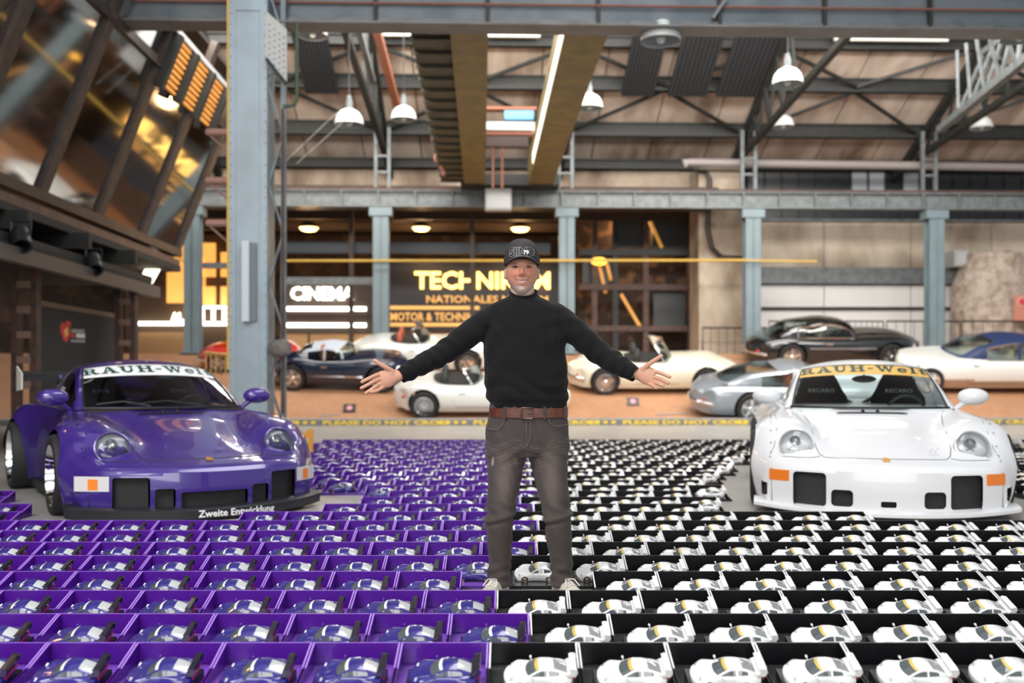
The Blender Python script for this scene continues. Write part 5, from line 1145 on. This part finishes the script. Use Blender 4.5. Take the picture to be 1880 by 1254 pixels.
classic('black coupe with chrome window frames standing highest on the ramp', 1540, 678, [(-2.35, .62, .58, .6), (-2.1, .76, .73, .74), (-1.4, .88, .86, .82), (-.6, .86, .84, .84), (.3, .88, .85, .84), (1.0, .94, .88, .83), (1.6, .92, .87, .80), (2.05, .82, .78, .72), (2.4, .62, .58, .5)], (1.38, -1.32), .35, blackp, cabin=(.62, .05, -.85, -1.85, .88, 1.30, .66, .52), chrome_frame=True, sc=1.06, strip=.60, seatc=(.25, .22, .18))
classic('large white coupe with dark blue vinyl roof at the right edge', 1782, 724, [(-1.62, .74, .70, .80), (-1.5, .84, .81, .88), (-.9, .90, .88, .93), (-.3, .93, .91, .95), (1.0, .95, .92, .95), (2.4, .95, .92, .94), (3.2, .86, .83, .85)], (2.1, -1.14), .36, whitecl, cabin=(2.3, 1.75, .70, -.42, .93, 1.42, .78, .64), roof=M('roof_blue', (.015, .03, .095), .5), two_tone=(.40, M('rocker_tan', (.40, .26, .17), .5)), chrome_frame=True, seatc=(.55, .45, .30))
classic('dark blue roadster with raised pale grey soft top left of the man', 622, 718, [(-1.9, .56, .52, .48), (-1.6, .74, .70, .68), (-1.0, .88, .84, .78), (-.4, .80, .78, .78), (.3, .86, .80, .78), (1.0, .90, .86, .76), (1.5, .84, .82, .72), (1.95, .60, .56, .5)], (1.18, -1.12), .34, navy, cabin=(.42, .12, -.65, -1.15, .84, 1.17, .60, .50), roof=M('soft_top_grey', (.42, .46, .52), .8), strip=.42, seatc=(.35, .10, .04), yaw=-.10)
classic('white roadster with red seats parked behind the dark blue roadster', 778, 688, [(-2.1, .66, .62, .55), (-1.8, .82, .78, .72), (-1.1, .92, .88, .80), (-.3, .86, .84, .82), (.4, .90, .84, .82), (1.1, .92, .86, .80), (1.7, .80, .77, .72), (2.1, .58, .55, .45)], (1.22, -1.2), .34, whitecl, screen=(.15, .40, -.95, .1), seatc=(.42, .10, .05))
classic('red classic car mostly hidden behind the pale blue front column', 462, 684, [(-1.9, .60, .56, .5), (-1.5, .80, .76, .74), (-.6, .86, .84, .78), (.4, .90, .86, .78), (1.2, .88, .84, .76), (1.7, .6, .56, .5)], (1.1, -1.1), .34, redp, screen=(.2, .36, -.8, .1), sc=.8)
t = HT('brass_rail', 'short brass railing with knobs beyond the purple car', 'railing'); D = 26.5
m = MB(); m.tube([hp(374, 648, D), hp(420, 652, D)], .05, 8); H(m, 'hand_rail', [M('brass', (.65, .42, .16), .3, .8)], 60, parent=t)
for k in range(5): x = 378+k*9; m = MB(); m.tube([hp(x, 650, D), hp(x, 690, D)], .022, 6); H(m, 'baluster', [M('brass')], 60, parent=t)
# ================================================================ the man
MX, MD, MS = 967, 4.90, F/4.90
def q(px, py, y=0): return np.array(((px-MX)/MS, y, EYE+(HY-py)/MS))
man = thing('person', 'smiling man in dark cap, black sweater and grey jeans standing with open arms', 'person', ((MX-940)/MS, MD, 0))
def loft(m, secs, n=20, caps=True, ex=1):
    """secs: (centre, ra, rb, direction) rings; ra sideways, rb front-back"""
    P = []
    for c, ra, rb, d in secs:
        d = nrm(d); b = np.array((0, 1., 0)); b = nrm(b-d*np.dot(b, d)); a = np.cross(b, d)
        P.append([np.asarray(c)+a*ra*math.copysign(abs(math.cos(t))**ex, math.cos(t))+b*rb*math.copysign(abs(math.sin(t))**ex, math.sin(t)) for t in lin(0, 2*PI, n+1)[:-1]])
    m.grid(P, loop=True)
    if caps: m.add(P[0], [tuple(range(n))]); m.add(P[-1], [tuple(range(n))[::-1]])
    return m
def limb(m, pts, rads, n=16, sub=4):
    Q = crom(np.array([list(p)+list(r) for p, r in zip(pts, rads)]), sub)
    return loft(m, [(Q[i, :3], Q[i, 3], Q[i, 4], Q[min(i+1, len(Q)-1), :3]-Q[max(i-1, 0), :3]) for i in range(len(Q))], n)
def remesh(m, vox, it=8, fac=.5, name='x'):
    me = m.mesh(name, [])
    bm = bmesh.new(); bm.from_mesh(me); bmesh.ops.recalc_face_normals(bm, faces=bm.faces); bm.to_mesh(me); bm.free()
    def st(o):
        r = o.modifiers.new('r', 'REMESH'); r.mode = 'VOXEL'; r.voxel_size = vox
        if it: s = o.modifiers.new('s', 'SMOOTH'); s.iterations = it; s.factor = fac
    r = evalmesh(me, st)
    for p in r.polygons: p.use_smooth = True
    return r
def coords(me):
    a = np.empty(len(me.vertices)*3, np.float32); me.vertices.foreach_get('co', a); return a.reshape(-1, 3).astype(float)
def setco(me, V): me.vertices.foreach_set('co', V.astype(np.float32).ravel()); me.update()
def normals(me):
    a = np.empty(len(me.vertices)*3, np.float32); me.vertices.foreach_get('normal', a); return a.reshape(-1, 3).astype(float)
def paintv(me, name, C):
    at = me.color_attributes.new(name, 'FLOAT_COLOR', 'POINT'); at.data.foreach_set('color', np.c_[C, np.ones(len(C))].astype(np.float32).ravel())
def vmat(name, attr, rough, subs=0, bump=None, sheen=0, spec=.5):
    m = M(name, (.5, .4, .35), rough, subs=subs, bump=bump, sheen=sheen, spec=spec); nt = m.node_tree; a = nt.nodes.new('ShaderNodeAttribute'); a.attribute_name = attr
    nt.links.new(a.outputs['Color'], nt.nodes['Principled BSDF'].inputs['Base Color']); return m
# ---- joints (y < 0 is towards the viewer)
shL, elL, wrL = q(906, 584, .01), q(815, 648, -.02), q(742, 689, -.10)
shR, elR, wrR = q(1022, 582, .01), q(1105, 652, -.02), q(1160, 687, -.10)
HC = q(958, 501, -.025)                                   # middle of the head
# ---- head as a shaped sphere
def g2(u, v, cu, cv, su, sv): return np.exp(-((u-cu)/su)**2-((v-cv)/sv)**2)
nu, nv = 96, 72; TH, PH = np.meshgrid(np.linspace(0, 2*PI, nu, endpoint=False), np.linspace(.02, PI-.02, nv))
X = np.sin(PH)*np.sin(TH); Y = -np.sin(PH)*np.cos(TH); Z = np.cos(PH)
x, y, z = .0755*X, .098*Y, .120*Z
low = np.clip(-Z, 0, 1); front = np.clip(-Y, 0, 1)
x = x*(1-.27*low**1.5+.05*np.exp(-((Z+.35)/.22)**2)); y = y*(1-.10*low*(Y < 0)) - .012*low*front; y = np.where(Y > 0, y*(1-.25*low), y)
fm = (Y < .1)
d = np.zeros_like(x)
d += .022*g2(x, z, 0, -.017, .013, .013)+.015*g2(x, z, 0, .004, .009, .024)+.009*(g2(x, z, .014, -.021, .007, .007)+g2(x, z, -.014, -.021, .007, .007))
d += -.013*(g2(x, z, .034, .018, .016, .009)+g2(x, z, -.034, .018, .016, .009))+.005*(g2(x, z, .033, .032, .022, .006)+g2(x, z, -.033, .032, .022, .006))
d += .006*(g2(x, z, .040, -.018, .016, .013)+g2(x, z, -.040, -.018, .016, .013))
d += -.005*(g2(x, z, .034, -.042, .006, .014)+g2(x, z, -.034, -.042, .006, .014))
mz = -.054+.30*x*x/.03
d += .004*g2(x, z-mz, 0, .010, .026, .005)+.004*g2(x, z-mz, 0, -.011, .020, .006)-.003*g2(x, z-mz, 0, 0, .026, .004)
d += .010*g2(x, z, 0, -.096, .020, .016)-.004*g2(x, z, 0, -.075, .02, .008)
y = y-d*fm
head = np.stack([x, y, z], -1)
body = MB(); body.grid(head+HC, loop=True, flip=True); body.add([HC+np.array((0, 0, .1199))]+[h+HC for h in head[0]], [(0, 1+(i+1) % nu, 1+i) for i in range(nu)]); body.add([HC+np.array((0, 0, -.1199))]+[h+HC for h in head[-1]], [(0, 1+i, 1+(i+1) % nu) for i in range(nu)])
for s_ in (-1, 1):
    e = MB(); P = []
    for i in range(7):
        f = i/6; P.append([HC+np.array((s_*(.068+.020*math.sin(PI*f*.5)), .016+.016*f+.5*.034*(1-.35*f)*math.cos(a), -.006+.029*(1-.35*f*f)*math.sin(a))) for a in lin(0, 2*PI, 13)[:-1]])
    body.grid(P, loop=True); body.add(P[-1], [tuple(range(12))]); body.add(P[0], [tuple(range(12))[::-1]])
limb(body, [q(960, 600, .03), q(960, 560, .02), q(959, 535, .0), q(958, 510, -.01)], [(.09, .07), (.068, .062), (.060, .060), (.058, .06)])
limb(body, [q(963, 760, .01), q(963, 690, .01), q(962, 620, .01), q(961, 585, .02)], [(.13, .07), (.14, .08), (.14, .08), (.08, .05)])
for sh, el, wr in ((shL, elL, wrL), (shR, elR, wrR)):
    limb(body, [q(960, 590, .02), sh, el, wr+(el-wr)*.1, wr], [(.05, .05), (.045, .045), (.038, .038), (.026, .03), (.025, .03)])
# ---- hands: palms turned to the viewer
def finger(pts, r0, r1): limb(body, pts, [(r0+(r1-r0)*i/(len(pts)-1),)*2 for i in range(len(pts))], 10, 3); v, f = ell(pts[-1], (r1, r1, r1), 10, 8); body.add(v, f)
def hand(wr, P, F4, TH_):
    limb(body, [wr]+P['palm'], P['pr'], 16, 4)
    for pts, r in F4: finger(pts, r, r*.82)
    finger(TH_, .0135, .0095)
wl_ = -.10
hand(wrL, dict(palm=[q(729, 691, -.105), q(717, 695, -.115), q(705, 697, -.122)], pr=[(.025, .024), (.034, .019), (.044, .017), (.041, .013)]),
     [([q(707, 686, -.118), q(693, 691, -.135), q(681, 697, -.145), q(673, 701, -.15)], .0104), ([q(705, 695, -.12), q(692, 701, -.138), q(680, 708, -.148), q(672, 712, -.152)], .0106), ([q(706, 703, -.12), q(696, 710, -.137), q(687, 716, -.146), q(680, 721, -.15)], .0102), ([q(711, 709, -.118), q(704, 714, -.132), q(697, 718, -.142), q(690, 719, -.15)], .0092)],
     [q(728, 684, -.11), q(716, 676, -.125), q(704, 669, -.135), q(695, 663, -.14)])
hand(wrR, dict(palm=[q(1171, 687, -.105), q(1183, 690, -.118), q(1194, 693, -.128)], pr=[(.025, .024), (.036, .019), (.045, .017), (.038, .013)]),
     [([q(1193, 682, -.122), q(1204, 685, -.145), q(1213, 689, -.165), q(1219, 692, -.178)], .0104), ([q(1193, 692, -.125), q(1203, 696, -.150), q(1211, 700, -.172), q(1216, 703, -.185)], .0106), ([q(1189, 699, -.122), q(1197, 703, -.148), q(1203, 706, -.168), q(1207, 708, -.18)], .0102), ([q(1183, 703, -.118), q(1189, 707, -.14), q(1193, 710, -.156), q(1196, 712, -.166)], .0092)],
     [q(1172, 681, -.11), q(1183, 671, -.128), q(1195, 662, -.140), q(1206, 655, -.148)])
for c_, r_h in ((q(720, 686, -.119), (.030, .009, .020)), (q(1180, 681, -.120), (.024, .009, .026))):
    v, f = ell(c_, r_h, 14, 10); body.add(v, f)
me = remesh(body, .0026, 3, .5, 'body')
V = coords(me); L = V-HC; hx_, hy_, hz_ = L[:, 0], L[:, 1], L[:, 2]
skin = np.array((.58, .30, .20)); C = np.tile(skin, (len(V), 1)); rs = np.random.RandomState(1)
def mixc(mask, col):
    global C
    mask = np.clip(mask, 0, 1)[:, None]; C = C*(1-mask)+np.array(col)*mask
ishead = (V[:, 2] > HC[2]-.14) & (abs(hx_) < .12); fr = ishead & (hy_ < .0)
mixc(.60*ishead*fr*(g2(hx_, hz_, .040, -.008, .024, .024)+g2(hx_, hz_, -.040, -.008, .024, .024)+g2(hx_, hz_, 0, -.016, .018, .016)+.5*g2(hx_, hz_, 0, -.066, .03, .01)), (.56, .155, .10))
mixc(ishead*1.0*((abs(hx_) < .016)*.0), skin)
mixc(.7*ishead*np.clip((hy_-.005)/.02, 0, 1)*(hz_ > -.045)*(abs(hx_) < .082), (.20, .17, .15))                 # short grey hair
sd_ = np.exp(-((abs(hx_)-.072)/.012)**2-((hz_-.022)/.022)**2)*(hy_ < .03); mixc(.55*ishead*sd_, (.36, .32, .30))
mzz = -.054+.30*hx_**2/.03
beard = ishead*(hy_ < .03)*np.clip((-.060-hz_)/.02, 0, 1)*np.clip(1-g2(hx_, hz_-mzz, 0, 0, .030, .012)*1.6, 0, 1)*(hz_ > -.128)
mixc(.60*beard*(.75+.5*rs.rand(len(V))), (.55, .48, .44)); mixc(.35*ishead*fr*g2(hx_, hz_, 0, -.040, .026, .004), (.40, .33, .30))
for s_ in (-1, 1):
    ez = .0190-9*(abs(hx_)-.036)**2
    mixc(.55*fr*np.exp(-((hx_-s_*.036)/.018)**2-((hz_-.0190)/.008)**2), (.36, .13, .09))
    mixc(.75*fr*(((hx_-s_*.036)/.021)**2+((hz_-.0325-.08*(abs(hx_)-.036))/.0042)**2 < 1), (.17, .11, .085))
    mixc(1.0*fr*(((hx_-s_*.036)/.0155)**2+((hz_-ez)/.0044)**2 < 1), (.020, .012, .010))
    mixc(.7*fr*(((hx_-s_*.0415)/.0035)**2+((hz_-ez+.0003)/.0020)**2 < 1), (.42, .36, .33))  # small pale glint painted into each eye
    mixc(.4*fr*np.exp(-((abs(hx_)-.026-.35*np.clip(-.022-hz_, 0, .05))/.003)**2)*(hz_ < -.022)*(hz_ > -.058), (.34, .14, .10))
mixc(.85*fr*(((hx_)/.0310)**2+((hz_-mzz+.001)/.0075)**2 < 1), (.40, .12, .095))
mixc(1.0*fr*(((hx_)/.0235)**2+((hz_-mzz-.0003)/.0032)**2 < 1), (.66, .57, .51))
paintv(me, 'tone', C)
me.materials.append(vmat('skin', 'tone', .48, .12, (220, .05))); link('body', me, man)
m = MB(); m.lathe([(.0118, -.003), (.0125, 0), (.0118, .003)], 16, q(698, 708.5, -.1335), nrm(q(687, 716, -.146)-q(706, 703, -.12))); m.build('finger_ring', [M('ring_gold', (.75, .52, .22), .25, 1)], man, 60)
# ---- sweater
sw = MB()
tors = [(751, 899, 1041, .116), (735, 893, 1044, .120), (715, 890, 1044, .124), (690, 889, 1042, .124), (660, 888, 1040, .124), (630, 887, 1039, .124), (605, 886, 1040, .120), (585, 888, 1038, .112), (570, 892, 1033, .102), (561, 899, 1025, .092), (552, 914, 1009, .080), (545, 931, 992, .066), (538, 936, 987, .058)]
loft(sw, [(q((a+b)/2, y_, .012+(.010 if y_ < 550 else 0)+(.016 if y_ < 542 else 0)), (b-a)/2/MS, ry, (0, 0, 1)) for y_, a, b, ry in tors], 28, True, .88)
for sh, el, wr, ins in ((shL, elL, wrL, q(950, 600, .01)), (shR, elR, wrR, q(978, 600, .01))):
    mid = (sh+el)/2; fo = (el+wr)/2
    limb(sw, [ins, sh+(ins-sh)*.25, sh, mid+np.array((0, 0, .004)), el, fo, wr+(el-wr)*.12, wr+(el-wr)*.02], [(.055, .07), (.064, .078), (.068, .074), (.065, .065), (.058, .058), (.052, .052), (.043, .045), (.036, .038)], 18, 5)
me = remesh(sw, .006, 8, .5, 'sweater'); V = coords(me); N = normals(me)
def fold(V, a, b, amp, freq, spread=.10, ph=0):
    """soft creases round a joint at a, running across the direction b"""
    b = nrm(b); d = V-a; s = d@b; w = np.exp(-(np.linalg.norm(d, axis=1)/spread)**2); 
    e1 = nrm(np.cross(b, (0, 1, .3))); e2 = np.cross(b, e1); u = d@e1; v = d@e2
    return amp*w*(.6*np.sin(s*freq*.8+ph+38*u+2.2*np.sin(26*v+ph))+.4*np.sin(s*freq*.55-44*u+1.7*ph+2*np.sin(31*v)))
D_ = np.zeros(len(V))
for sh, el, wr in ((shL, elL, wrL), (shR, elR, wrR)):
    D_ += fold(V, el, wr-sh, .0055, 120, .11)+fold(V, (el+wr)/2, wr-el, .0045, 150, .09, 1)+fold(V, wr, wr-el, .004, 190, .06)+fold(V, sh+np.array((0, -.05, -.06)), np.array((np.sign(sh[0]), 0, -.6)), .006, 90, .11, 2)+fold(V, (sh+el)/2, el-sh, .0035, 100, .08, .5)
zz = V[:, 2]; hem = q(0, 732)[2]
D_ += .0045*np.exp(-((zz-hem-.05)/.05)**2)*np.sin(70*zz+9*V[:, 0]+4*np.sin(14*V[:, 0]))+.003*np.sin(34*zz+14*V[:, 0]*np.sign(V[:, 0])+2*np.sin(20*V[:, 0]))*(zz < 1.32)*(abs(V[:, 0]) < .2)
D_ -= .006*np.clip((hem-zz)/.02, 0, 1)*(abs(V[:, 0]) < .25)
setco(me, V+1.2*N*D_[:, None])
swm = M('sweater_black', (.0075, .0075, .008), .9, sheen=.07, bump=(420, .10), spec=.2); me.materials.append(swm); swo = link('sweater', me, man, label='black crew-neck sweater')
m = MB(); cz = q(961, 541, .006); an = lin(0, 2*PI, 33)
m.tube([cz+np.array((.0665*math.cos(a), .066*math.sin(a)-.002, .014-.034*max(0, -math.sin(a))**1.3+.012*max(0, math.sin(a)))) for a in an], [(.0045, .0105)]*33, 8, cap=False); m.build('collar', [swm], swo, 60)
for wr, el in ((wrL, elL), (wrR, elR)):
    d = nrm(wr-el); m = MB(); m.tube([wr-d*.035, wr-d*.01, wr+d*.008], [(.0385, .042), (.036, .039), (.034, .037)], 18, cap=False); m.build('cuff', [swm], swo, 60)
# ---- jeans
jn = MB()
hips = [(738, 900, 1041, .105), (765, 896, 1042, .116), (785, 892, 1044, .122), (805, 890, 1046, .124), (825, 891, 1046, .118), (838, 895, 1042, .10)]
loft(jn, [(q((a+b)/2, y_, .015), (b-a)/2/MS, ry, (0, 0, 1)) for y_, a, b, ry in hips], 26, True, .85)
limb(jn, [q(932, 800, .01), q(929, 830, .008), q(927, 870, .0), q(921, 920, -.006), q(918, 950, -.008), q(917, 985, .0), q(918, 1025, .012), q(916, 1055, .014), q(915, 1077, .01)], [(.105, .11), (.100, .105), (.086, .098), (.073, .086), (.068, .078), (.064, .074), (.057, .068), (.056, .066), (.060, .078)], 20, 5)
limb(jn, [q(1004, 800, .01), q(1007, 830, .008), q(1011, 870, .0), q(1019, 920, -.006), q(1024, 950, -.008), q(1026, 985, .0), q(1030, 1025, .012), q(1032, 1055, .014), q(1033, 1077, .01)], [(.105, .11), (.100, .105), (.084, .098), (.072, .086), (.068, .078), (.064, .074), (.057, .068), (.056, .066), (.060, .078)], 20, 5)
me = remesh(jn, .006, 6, .5, 'jeans'); V = coords(me); N = normals(me); zz = V[:, 2]; sx_ = np.sign(V[:, 0]+.001)
kz = zz-q(0, 948)[2]-.25*(V[:, 0]-np.where(V[:, 0] < 0, q(918, 0)[0], q(1024, 0)[0]))
D_ = .010*np.exp(-(kz/.016)**2)-.007*np.exp(-((kz+.022)/.010)**2)+.005*np.exp(-((kz-.05)/.03)**2)*np.sin(60*V[:, 0]+70*zz)
D_ += .0075*np.exp(-((zz-q(0, 1052)[2])/.055)**2)*(.6*np.sin(120*zz+34*V[:, 0]*sx_+2*np.sin(30*V[:, 1]))+.5*np.sin(85*zz-48*V[:, 0]*sx_+2.2*np.sin(24*V[:, 1])))
D_ += .003*np.exp(-((zz-q(0, 835)[2])/.05)**2)*np.sin(95*zz+60*abs(V[:, 0]))+.0018*np.sin(55*zz+20*np.sin(9*V[:, 0])+25*V[:, 0])
setco(me, V+N*D_[:, None]); V = coords(me)
base = np.array((.062, .050, .046)); C = np.tile(base, (len(V), 1)); cx_ = np.where(V[:, 0] < 0, q(927, 0)[0], q(1012, 0)[0])
mixc(.62*np.exp(-((V[:, 0]-cx_)/.045)**2)*np.exp(-((zz-q(0, 880)[2])/.13)**2)*(V[:, 1] < .02), (.19, .155, .142))
mixc(.40*np.exp(-((zz-q(0, 955)[2])/.03)**2)*(V[:, 1] < .02), (.10, .078, .07))
for k in range(7):
    yy = q(0, 815+7*k)[2]; mixc(.42*np.exp(-((zz-yy-.10*abs(V[:, 0])+.02*np.sin(30*V[:, 0]))/.0035)**2)*(V[:, 1] < 0)*(.4+.6*np.sin(40*abs(V[:, 0])+k)**2), (.17, .14, .13))
mixc(.9*(((V[:, 0]-q(905, 0)[0]-.1*(zz-q(0, 845)[2]))/.006)**2+((zz-q(0, 845)[2])/.022)**2 < 1)*(V[:, 1] < 0), (.35, .31, .28))
paintv(me, 'denim', C); me.materials.append(vmat('denim', 'denim', .85, 0, (500, .25), .1, .25)); jo = link('jeans', me, man, label='faded dark grey jeans')
# seams, pockets, belt
th = M('stitching', (.16, .13, .12), .8); jmat = MATS['denim']
def onfront(px, py, lift=.003):                 # closest front surface point of the jeans
    p = q(px, py); dd = (V[:, 0]-p[0])**2+(V[:, 2]-p[2])**2; idx = np.where(dd < .012**2)[0]
    yv = V[idx, 1].min() if len(idx) else -.12
    return np.array((p[0], yv-lift, p[2]))
for pts in ([(891, 782), (901, 787), (915, 786), (924, 776), (927, 765)], [(1006, 766), (1008, 775), (1020, 781), (1041, 778)], [(966, 770), (966, 795), (967, 818)], [(973, 772), (973, 798), (968, 815)]):
    m = MB(); m.tube([onfront(*p) for p in crom(np.array(pts, float), 4)], .0017, 4); m.build('seam', [th], jo)
leather = M('belt_leather', (.13, .035, .018), .45, 0, .2, noise=(25, .5, (.08, .022, .012)))
cb = q(970.5, 757, .013)
def bell(a, z, g=0): return cb+np.array(((.190+g)*math.copysign(abs(math.cos(a))**.85, math.cos(a)), (.119+g)*math.copysign(abs(math.sin(a))**.85, math.sin(a)), z))
m = MB(); an = lin(0, 2*PI, 49); m.grid([[bell(a, z, g) for a in an] for z, g in ((-.023, 0), (-.023, .005), (.023, .005), (.023, 0))]); belt = m.build('belt', [leather], man, 60, label='brown leather belt')
p0 = bell(-PI/2, 0, .009)
m = MB(); bz = [(-.026, -.026), (.026, -.026), (.026, .026), (-.026, .026), (-.026, -.026)]; m.tube([p0+np.array((a-.01, -.003, b)) for a, b in bz], .0045, 6); m.tube([p0+np.array((-.01, -.006, 0)), p0+np.array((.022, -.006, 0))], .003, 5); m.build('buckle', [M('buckle_bronze', (.22, .13, .09), .35, .8)], belt, 60)
for px in (927, 998, 1036): p = (px-970.5)/MS; a = -math.acos(max(-1, min(1, (abs(p)/.195)**(1/.85)*np.sign(p)))); c = bell(a, 0, .009); m = MB(); m.box(c, (.013, .005, .06)); m.build('belt_loop', [M('denim_plain', (.05, .04, .037), .9)], jo)
# ---- shoes
shoe = M('shoe_canvas', (.58, .54, .47), .8, bump=(200, .2)); sole = M('shoe_sole', (.50, .47, .42), .7)
for px, s_ in ((914, -1), (1035, 1)):
    c = q(px, 0, 0); c[2] = 0; dr = nrm(np.array((s_*.34, -1, 0))); sd2 = np.array((-dr[1], dr[0], 0))
    P = []
    for f, hw, h_ in ((-.085, .020, .05), (-.07, .036, .085), (-.03, .041, .10), (.03, .042, .095), (.08, .046, .075), (.13, .048, .058), (.165, .042, .048), (.19, .024, .036), (.20, .006, .02)):
        P.append([c+dr*f+sd2*hw*math.cos(a)+np.array((0, 0, .018+h_*max(0, math.sin(a))**.8*.72)) for a in lin(0, PI, 13)])
    m = MB(); m.grid(P); sh_ = m.build('shoe', [shoe], man, 60)
    m = MB(); pl = [(-.095, .0), (-.085, .03), (-.03, .045), (.08, .051), (.14, .052), (.18, .044), (.205, .02), (.21, 0)]; pl = pl+[(a, -b) for a, b in pl[::-1][1:-1]]
    m.slab([(a, b) for a, b in pl], lambda a, b, h: c+dr*a+sd2*b+np.array((0, 0, h)), .024); m.build('sole', [sole], sh_)
    for k in range(5):
        f = .02+.02*k; z = .018+.72*np.interp(f, [.03, .08, .13], [.097, .078, .062])
        m = MB(); m.tube([c+dr*f+sd2*.026+np.array((0, 0, z-.008)), c+dr*(f+.004)+np.array((0, 0, z+.004)), c+dr*(f+.012)-sd2*.026+np.array((0, 0, z-.008))], .0032, 5); m.build('lace', [M('lace_white', (.75, .73, .69), .8)], sh_)
    for k in (-1, 1):
        m = MB(); b0 = c+dr*.05+np.array((0, 0, .088)); m.tube([b0, b0+dr*.03+sd2*.022*k+np.array((0, 0, .004)), b0+dr*.07+sd2*.034*k-np.array((0, 0, .022))], .0028, 5); m.build('lace', [MATS['lace_white']], sh_)
# ---- cap
capm = M('cap_charcoal', (.030, .026, .028), .8, bump=(300, .15)); cc_ = HC+np.array((0, .006, .040))
P = []
for i in range(13):
    f = i/12; a = f*PI/2
    P.append([cc_+np.array((.0885*math.cos(a)**.75*math.cos(t), .112*math.cos(a)**.75*math.sin(t), .112*math.sin(a)**.95+(.012 if f == 0 else .012)-.010*math.sin(t)*0)) for t in lin(0, 2*PI, 37)[:-1]])
P.insert(0, [cc_+np.array((.087*math.cos(t), .110*math.sin(t), -.004+.016*max(0, -math.sin(t)))) for t in lin(0, 2*PI, 37)[:-1]])
m = MB(); m.grid(P, loop=True); cap = m.build('cap', [capm], man, 60, label='dark charcoal baseball cap')
br_ = []
for i in range(7):
    f = i/6; br_.append([cc_+np.array((.0870*math.sin(t)*(1-.10*f), -.110*math.cos(t)-.062*f*(math.cos(t)**.8 if math.cos(t) > 0 else 0), .024-.026*(abs(math.sin(t))**2.0)-.004*f*(math.cos(t)))) for t in lin(-1.45, 1.45, 25)])
m = MB(); m.grid(br_); m.grid([[p-np.array((0, 0, .004)) for p in r] for r in br_]); m.grid([br_[-1], [p-np.array((0, 0, .004)) for p in br_[-1]]]); m.build('visor', [capm], cap, 60)
m = MB(); m.tube([p+np.array((0, -.001, -.001)) for p in br_[-1]], .0028, 5); m.build('visor_edge', [M('cap_stitch', (.10, .09, .09), .8)], cap)
m = MB(); v, f = ell(cc_+np.array((0, 0, .122)), (.008, .008, .004), 8, 6); m.add(v, f); m.build('button', [capm], cap, 60)
def oncap(x_, z_, off):
    a = math.asin(min(.99, (max(z_, .0)/.112)**(1/.95))); k = math.cos(a)**.75; sx = max(-.98, min(.98, x_/(.0885*k))); return cc_+np.array((x_, -.112*k*math.sqrt(1-sx*sx)-off, .012+z_))
for nm, off, mt, gx, dx, bo in (('lettering_edge', .0022, M('cap_print_white', (.55, .54, .54), .7), 1.0, .0004, .0030), ('lettering', .0036, M('cap_print_black', (.006, .006, .007), .6), 1.0, 0, .0016)):
    V_, F_ = text_mesh('SIIND', .058, 0, bo, 'CENTER', .84); m = MB(); m.add([oncap(x_*gx-.001+dx, y_*1.0+.018-dx, off) for x_, y_, z_ in V_], F_); m.build(nm, [mt], cap)
V_, F_ = text_mesh('79', .026, 0, .0012, 'CENTER', 1)
m = MB(); m.add([oncap(x_+.019, y_+.024, .006) for x_, y_, z_ in V_], F_); m.build('number', [M('cap_number', (.8, .8, .8), .6)], cap)
